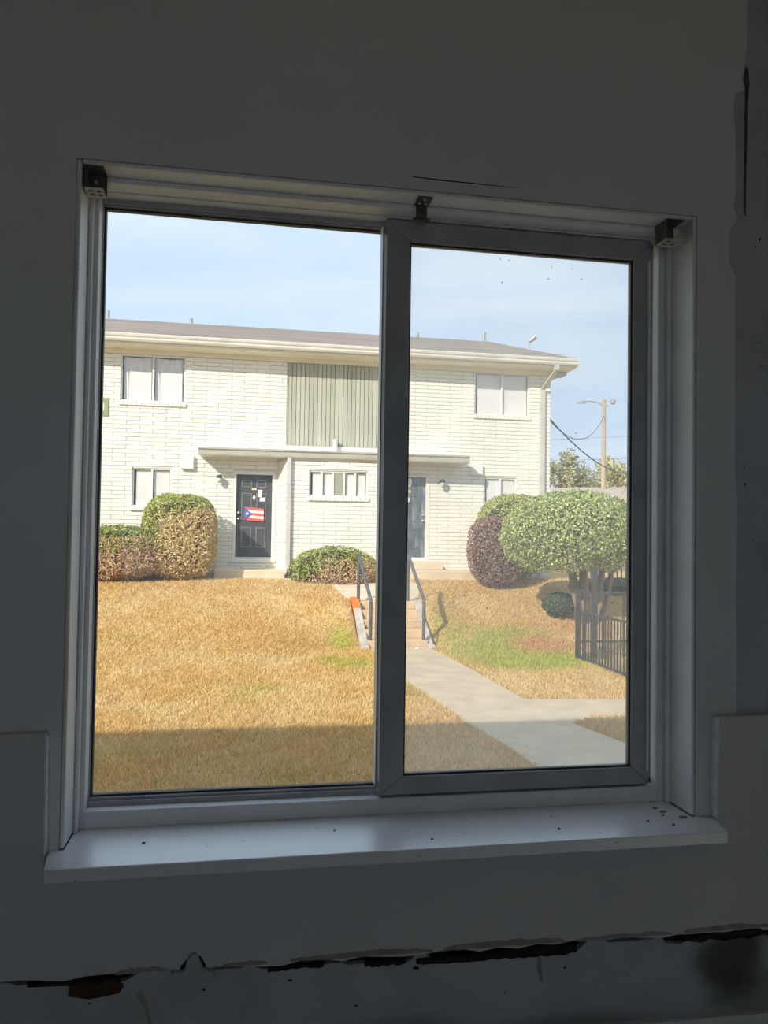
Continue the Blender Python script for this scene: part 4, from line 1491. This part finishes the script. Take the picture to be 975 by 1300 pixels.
shrub('purple_shrub', 'dark purple-leaved rounded shrub in front of the yellow-green hedge', 'shrub', (5.88, 16.3, 1.13), (0.67, 0.55, 0.80), 9000, 0.05, col_purple, 90, power=2.7,
      twig=500, twigcol=(0.40, 0.28, 0.22))
shrub('small_shrub', 'small dark green shrub on the lawn beside the tree trunks', 'shrub', (6.62, 14.3, 0.06), (0.36, 0.32, 0.24), 2200, 0.05,
      lambda P, D, rg: mixcol(rg, len(P), ((0.08, 0.12, 0.05), 2), ((0.13, 0.18, 0.07), 1)), 95, power=2.2, stems=3)
# clipped tree with several trunks
TC, TR = (6.74, 14.0, 1.52), (1.46, 1.38, 0.92)
rg = np.random.default_rng(100)
tr = thing('clipped_tree', 'green umbrella-shaped clipped tree with several slim trunks behind the black fence', 'tree', (6.95, 14.0, float(ground_z(6.95, 14.0))))
P, D = ell_pts(36000, TC, TR, rg, 2.0, -0.80, depth=0.2, lump=0.10)
v, f, cl = leaves(len(P), P, D, 0.056, col_tree(P, D, rg), 101)
me = np_mesh('foliage', v, f, cl)
me.materials.append(M_leaf)
tag(link('foliage', me, tr), kind='stuff')
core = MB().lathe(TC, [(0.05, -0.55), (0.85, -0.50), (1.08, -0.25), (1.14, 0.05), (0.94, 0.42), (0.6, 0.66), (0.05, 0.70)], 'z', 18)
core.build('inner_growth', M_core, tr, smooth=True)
M_trunk = mat('tree_bark', (0.30, 0.23, 0.16), (0.18, 0.14, 0.10), scale=8, rough=0.95, bump=0.5, stretch=(1, 1, 0.3))
for pts, r in (([(6.92, 14.0, -0.42), (6.84, 13.9, 0.05), (6.76, 13.9, 0.30), (6.66, 13.9, 0.95), (6.6, 13.9, 1.4)], 0.065),
               ([(6.95, 14.1, -0.42), (6.93, 14.1, 0.3), (6.86, 14.05, 0.55), (6.75, 14.0, 0.95), (6.72, 14, 1.4)], 0.075),
               ([(7.02, 14.05, -0.42), (7.06, 14.0, 0.2), (7.02, 14.0, 0.7), (7.05, 14, 1.4)], 0.12),
               ([(7.25, 14.0, -0.44), (7.36, 13.95, 0.1), (7.38, 13.95, 0.6), (7.5, 13.95, 1.4)], 0.085),
               ([(7.40, 14.1, -0.44), (7.60, 14.1, 0.2), (7.72, 14.1, 0.8), (7.9, 14.1, 1.4)], 0.06)):
    MB().tube(pts, r, 8, r*0.65).build('trunk', M_trunk, tr, smooth=True)

# ------------------------------------------------------------------ black metal fences
M_iron = mat('black_iron', (0.045, 0.047, 0.05), (0.075, 0.077, 0.08), scale=10, rough=0.5, metal=0.2)
fa = thing('picket_fence', 'low black iron picket fence panel running from the gate post beside the path', 'fence', (5.77, 9.9, -0.66))
PX = 5.77
for y in (11.45, 9.55, 7.7):
    MB().box(PX-0.035, PX+0.035, y-0.035, y+0.035, -0.72, 0.57 if y > 11 else 0.24).build('post', M_iron, fa)
MB().box(PX-0.018, PX+0.018, 7.7, 11.45, 0.17, 0.205).build('rail', M_iron, fa)
MB().box(PX-0.018, PX+0.018, 7.7, 11.45, -0.62, -0.585).build('rail', M_iron, fa)
pk = MB().box(-0.011, 0.011, -0.011, 0.011, 0, 0.80).mesh('picket')
pk.materials.append(M_iron)
y = 11.35
while y > 7.75:
    ob = bpy.data.objects.new('picket', pk)
    COL.objects.link(ob)
    ob.location = (PX, y, -0.61)
    adopt(ob, fa)
    y -= 0.105
fb = thing('gate_frame', 'taller black iron gate frame joined to the low picket fence, in front of the trunks', 'gate', (6.4, 11.45, -0.66))
MB().box(5.81, 7.6, 11.435, 11.465, 0.485, 0.52).build('rail', M_iron, fb)
MB().box(5.81, 7.6, 11.435, 11.465, -0.36, -0.325).build('rail', M_iron, fb)
for x, w_, z1 in ((5.90, 0.013, 0.50), (6.07, 0.042, 0.95), (6.24, 0.013, 0.50), (6.62, 0.013, .50), (7.0, .013, .50), (7.6, .035, .6)):
    MB().box(x-w_, x+w_, 11.45-w_, 11.45+w_, -0.74, z1).build('upright', M_iron, fb)
fc = thing('far_fence', 'distant black picket fence with a pale rail behind the tree trunks', 'fence', (10.0, 17.6, 0.0))
pk2 = MB().box(-0.014, 0.014, -0.014, 0.014, 0, 1.15).mesh('picket')
pk2.materials.append(M_iron)
for i in range(22):
    ob = bpy.data.objects.new('picket', pk2)
    COL.objects.link(ob)
    ob.location = (8.75+i*0.12, 17.6, -0.2)
    adopt(ob, fc)
MB().box(8.7, 11.4, 17.57, 17.63, 0.22, 0.30).build('rail', M_white, fc)
MB().box(8.7, 11.4, 17.585, 17.615, 0.86, 0.90).build('rail', M_iron, fc)
for x in (8.7, 11.4):
    MB().box(x-0.04, x+0.04, 17.56, 17.64, -0.3, 0.95).build('post', M_iron, fc)
shrub('shade_hedge', 'dark blue-green hedge in front of the distant fence, behind the trunks', 'hedge', (9.0, 16.2, 0.15), (1.3, 0.5, 0.35), 5000, 0.06,
      lambda P, D, rg: mixcol(rg, len(P), ((0.09, 0.12, 0.08), 2), ((0.16, 0.20, 0.13), 1), ((0.25, 0.27, 0.2), .6)), 97, power=3.0)

# ------------------------------------------------------------------ far background
M_tan = mat('far_stucco', (0.62, 0.53, 0.38), (0.56, 0.48, 0.34), scale=1, rough=0.9)
M_trf = mat('far_roof', (0.52, 0.42, 0.33), (0.46, 0.37, 0.29), scale=2, rough=0.95)
cpt = thing('carport', 'long low tan outbuilding with a shallow brown roof beyond the tree', 'building', (18.8, 36.5, 0.55))
cpt.rotation_euler = (0, 0, math.radians(-34))


def child_local(o_, root):
    o_.parent = root
    return o_


child_local(MB().box(-6.5, 6.0, 0.0, 4.0, -0.6, 2.75).build('wall', M_tan), cpt)
child_local(MB().prism_x([(-0.5, 2.85), (4.5, 3.75), (4.5, 3.85), (-0.5, 2.98)], -7.0, 6.5).build('roof', M_trf), cpt)
child_local(MB().box(-0.2, 6.4, -0.35, -0.15, 2.60, 2.84).build('beam', mat('dark_beam', (0.10, 0.11, 0.12), (0.14, 0.15, 0.16), rough=0.8)), cpt)
for x in (-0.1, 2.0, 4.2, 6.2):
    child_local(MB().box(x-0.07, x+0.07, -0.32, -0.18, -0.6, 2.60).build('post', M_white), cpt)
for x in (-5.0, -2.6, 1.0):
    child_local(MB().box(x-0.4, x+0.4, -0.03, 0.02, 1.2, 2.1).build('window', M_shade), cpt)

pole = thing('utility_pole', 'tall wooden utility pole with a street lamp arm', 'pole', (20.0, 40.0, 0.4))
M_pole = mat('pole_wood', (0.50, 0.40, 0.27), (0.42, 0.33, 0.22), scale=3, rough=0.95, stretch=(3, 3, 0.3))
MB().tube([(20.0, 40, 0.3), (20.0, 40, 9.3)], 0.15, 10, 0.11).build('post', M_pole, pole)
MB().tube([(20.0, 40, 8.95), (19.6, 40, 9.12), (19.2, 40, 9.18), (18.8, 40, 9.14)], 0.035, 6).build('lamp_arm', M_pipe, pole)
lh = MB().tube([(18.85, 40, 9.14), (18.62, 40, 9.10), (18.35, 40, 9.05)], 0.11, 8, 0.05)
lh.build('lamp_head', M_pipe, pole)
MB().tube([(20.0, 40, 8.95), (20.3, 40, 8.95), (20.45, 40, 9.15)], 0.03, 6).build('bracket', M_pipe, pole)
MB().lathe((20.55, 40, 9.2), [(0.03, -0.15), (0.14, -0.1), (0.16, 0.08), (0.05, 0.2)], 'z', 10).build('transformer', M_pipe, pole)
M_wire = mat('black_cable', (0.03, 0.03, 0.03), (0.05, 0.05, 0.05), rough=0.6)


def cable(name, lab, a, b_, sag, r, grp=None):
    pts = []
    for i in range(17):
        t_ = i/16
        p_ = Vector(a).lerp(Vector(b_), t_)
        p_.z -= sag*4*t_*(1-t_)
        pts.append(tuple(p_))
    return tag(MB().tube(pts, r, 5).build(name, M_wire), lab, 'cable', grp)


cable('power_cable', 'thick drooping service cable from the building corner past the pole', (7.9, 19.2, 5.25), (21.5, 37.0, 5.4), 1.15, 0.022)
cable('power_cable', 'thin slack cable hanging from the pole to the building corner', (7.9, 19.2, 5.25), (19.95, 39.9, 8.35), 1.2, 0.014)
for i, (zl, zr) in enumerate(((7.6, 9.0), (6.4, 7.4))):
    cable('power_cable', 'thin distant overhead cable crossing the sky behind the pole', (12.0, 48.0, zl), (34.0, 42.0, zr), 0.4, 0.008, 'distant overhead cables')


def far_tree(lab, c_, r, n, size, cols, seed, trunk_h, bare=False):
    rg = np.random.default_rng(seed)
    o = thing('tree', lab, 'tree', (c_[0], c_[1], 0.4), 'trees beyond the outbuilding')
    Vs, Fs, Cs, off = [], [], [], 0
    nb = 9
    for k_ in range(nb):
        d = rg.normal(size=3)
        d /= np.linalg.norm(d)
        cc = np.array(c_)+d*np.array(r)*0.62
        rr_ = np.array(r)*(0.42+0.2*rg.random())
        m_ = n//nb
        q_ = rg.normal(size=(m_, 3))
        q_ /= np.linalg.norm(q_, axis=1, keepdims=True)
        P_ = cc+q_*rr_*(rg.random((m_, 1))**0.45)
        v_, f_, c2 = leaves(m_, P_, q_, size, mixcol(rg, m_, *cols), seed+k_)
        Vs.append(v_)
        Fs.append(f_+off)
        Cs.append(c2)
        off += len(v_)
    me = np_mesh('foliage', np.concatenate(Vs), np.concatenate(Fs), np.concatenate(Cs))
    me.materials.append(M_leaf)
    tag(link('foliage', me, o), kind='stuff')
    MB().tube([(c_[0], c_[1], 0.2), (c_[0]+0.1, c_[1], c_[2]*0.6), (c_[0], c_[1], c_[2]+r[2]*0.4)], 0.16, 7, 0.05).build('trunk', M_trunk, o)
    rs = random.Random(seed)
    for k_ in range(5):
        a = rs.uniform(0, 6.28)
        z0 = c_[2]-r[2]*0.6
        MB().tube([(c_[0], c_[1], z0), (c_[0]+r[0]*.4*math.cos(a), c_[1]+r[1]*.4*math.sin(a), z0+r[2]*0.5), (c_[0]+r[0]*.75*math.cos(a), c_[1]+r[1]*.7*math.sin(a), z0+r[2]*1.0)],
                  0.07, 5, 0.02).build('branch', M_trunk, o)


PINE = (((0.42, 0.42, 0.22), 2), ((0.50, 0.48, 0.28), 2), ((0.30, 0.31, 0.16), 1))
BARE = (((0.58, 0.48, 0.40), 2), ((0.50, 0.42, 0.36), 1))
OLIV = (((0.58, 0.56, 0.26), 2), ((0.45, 0.45, 0.20), 1))
far_tree('dense olive tree with a rounded crown beyond the brown roof', (24.4, 55, 6.2), (1.9, 1.6, 2.2), 2600, 0.30, PINE, 200, 3)
far_tree('bare brown tree thicket low beside the building corner', (22.6, 56, 4.6), (1.9, 1.5, 2.0), 1500, 0.22, BARE, 210, 3)
far_tree('bare brown tree low behind the utility pole', (26.0, 57, 4.6), (1.9, 1.5, 2.0), 1500, 0.22, BARE, 220, 3)
far_tree('olive tree with an open crown past the utility pole', (28.2, 56, 5.8), (1.5, 1.4, 2.2), 1900, 0.28, OLIV, 230, 3)
far_tree('small green tree peeking above the building corner', (22.4, 54, 6.3), (0.8, 0.8, 1.0), 700, 0.25, PINE, 240, 3)
far_tree('tall bare tree at the far side of the outbuilding', (31.0, 58, 5.0), (2.2, 1.8, 2.4), 1500, 0.25, BARE, 250, 3)
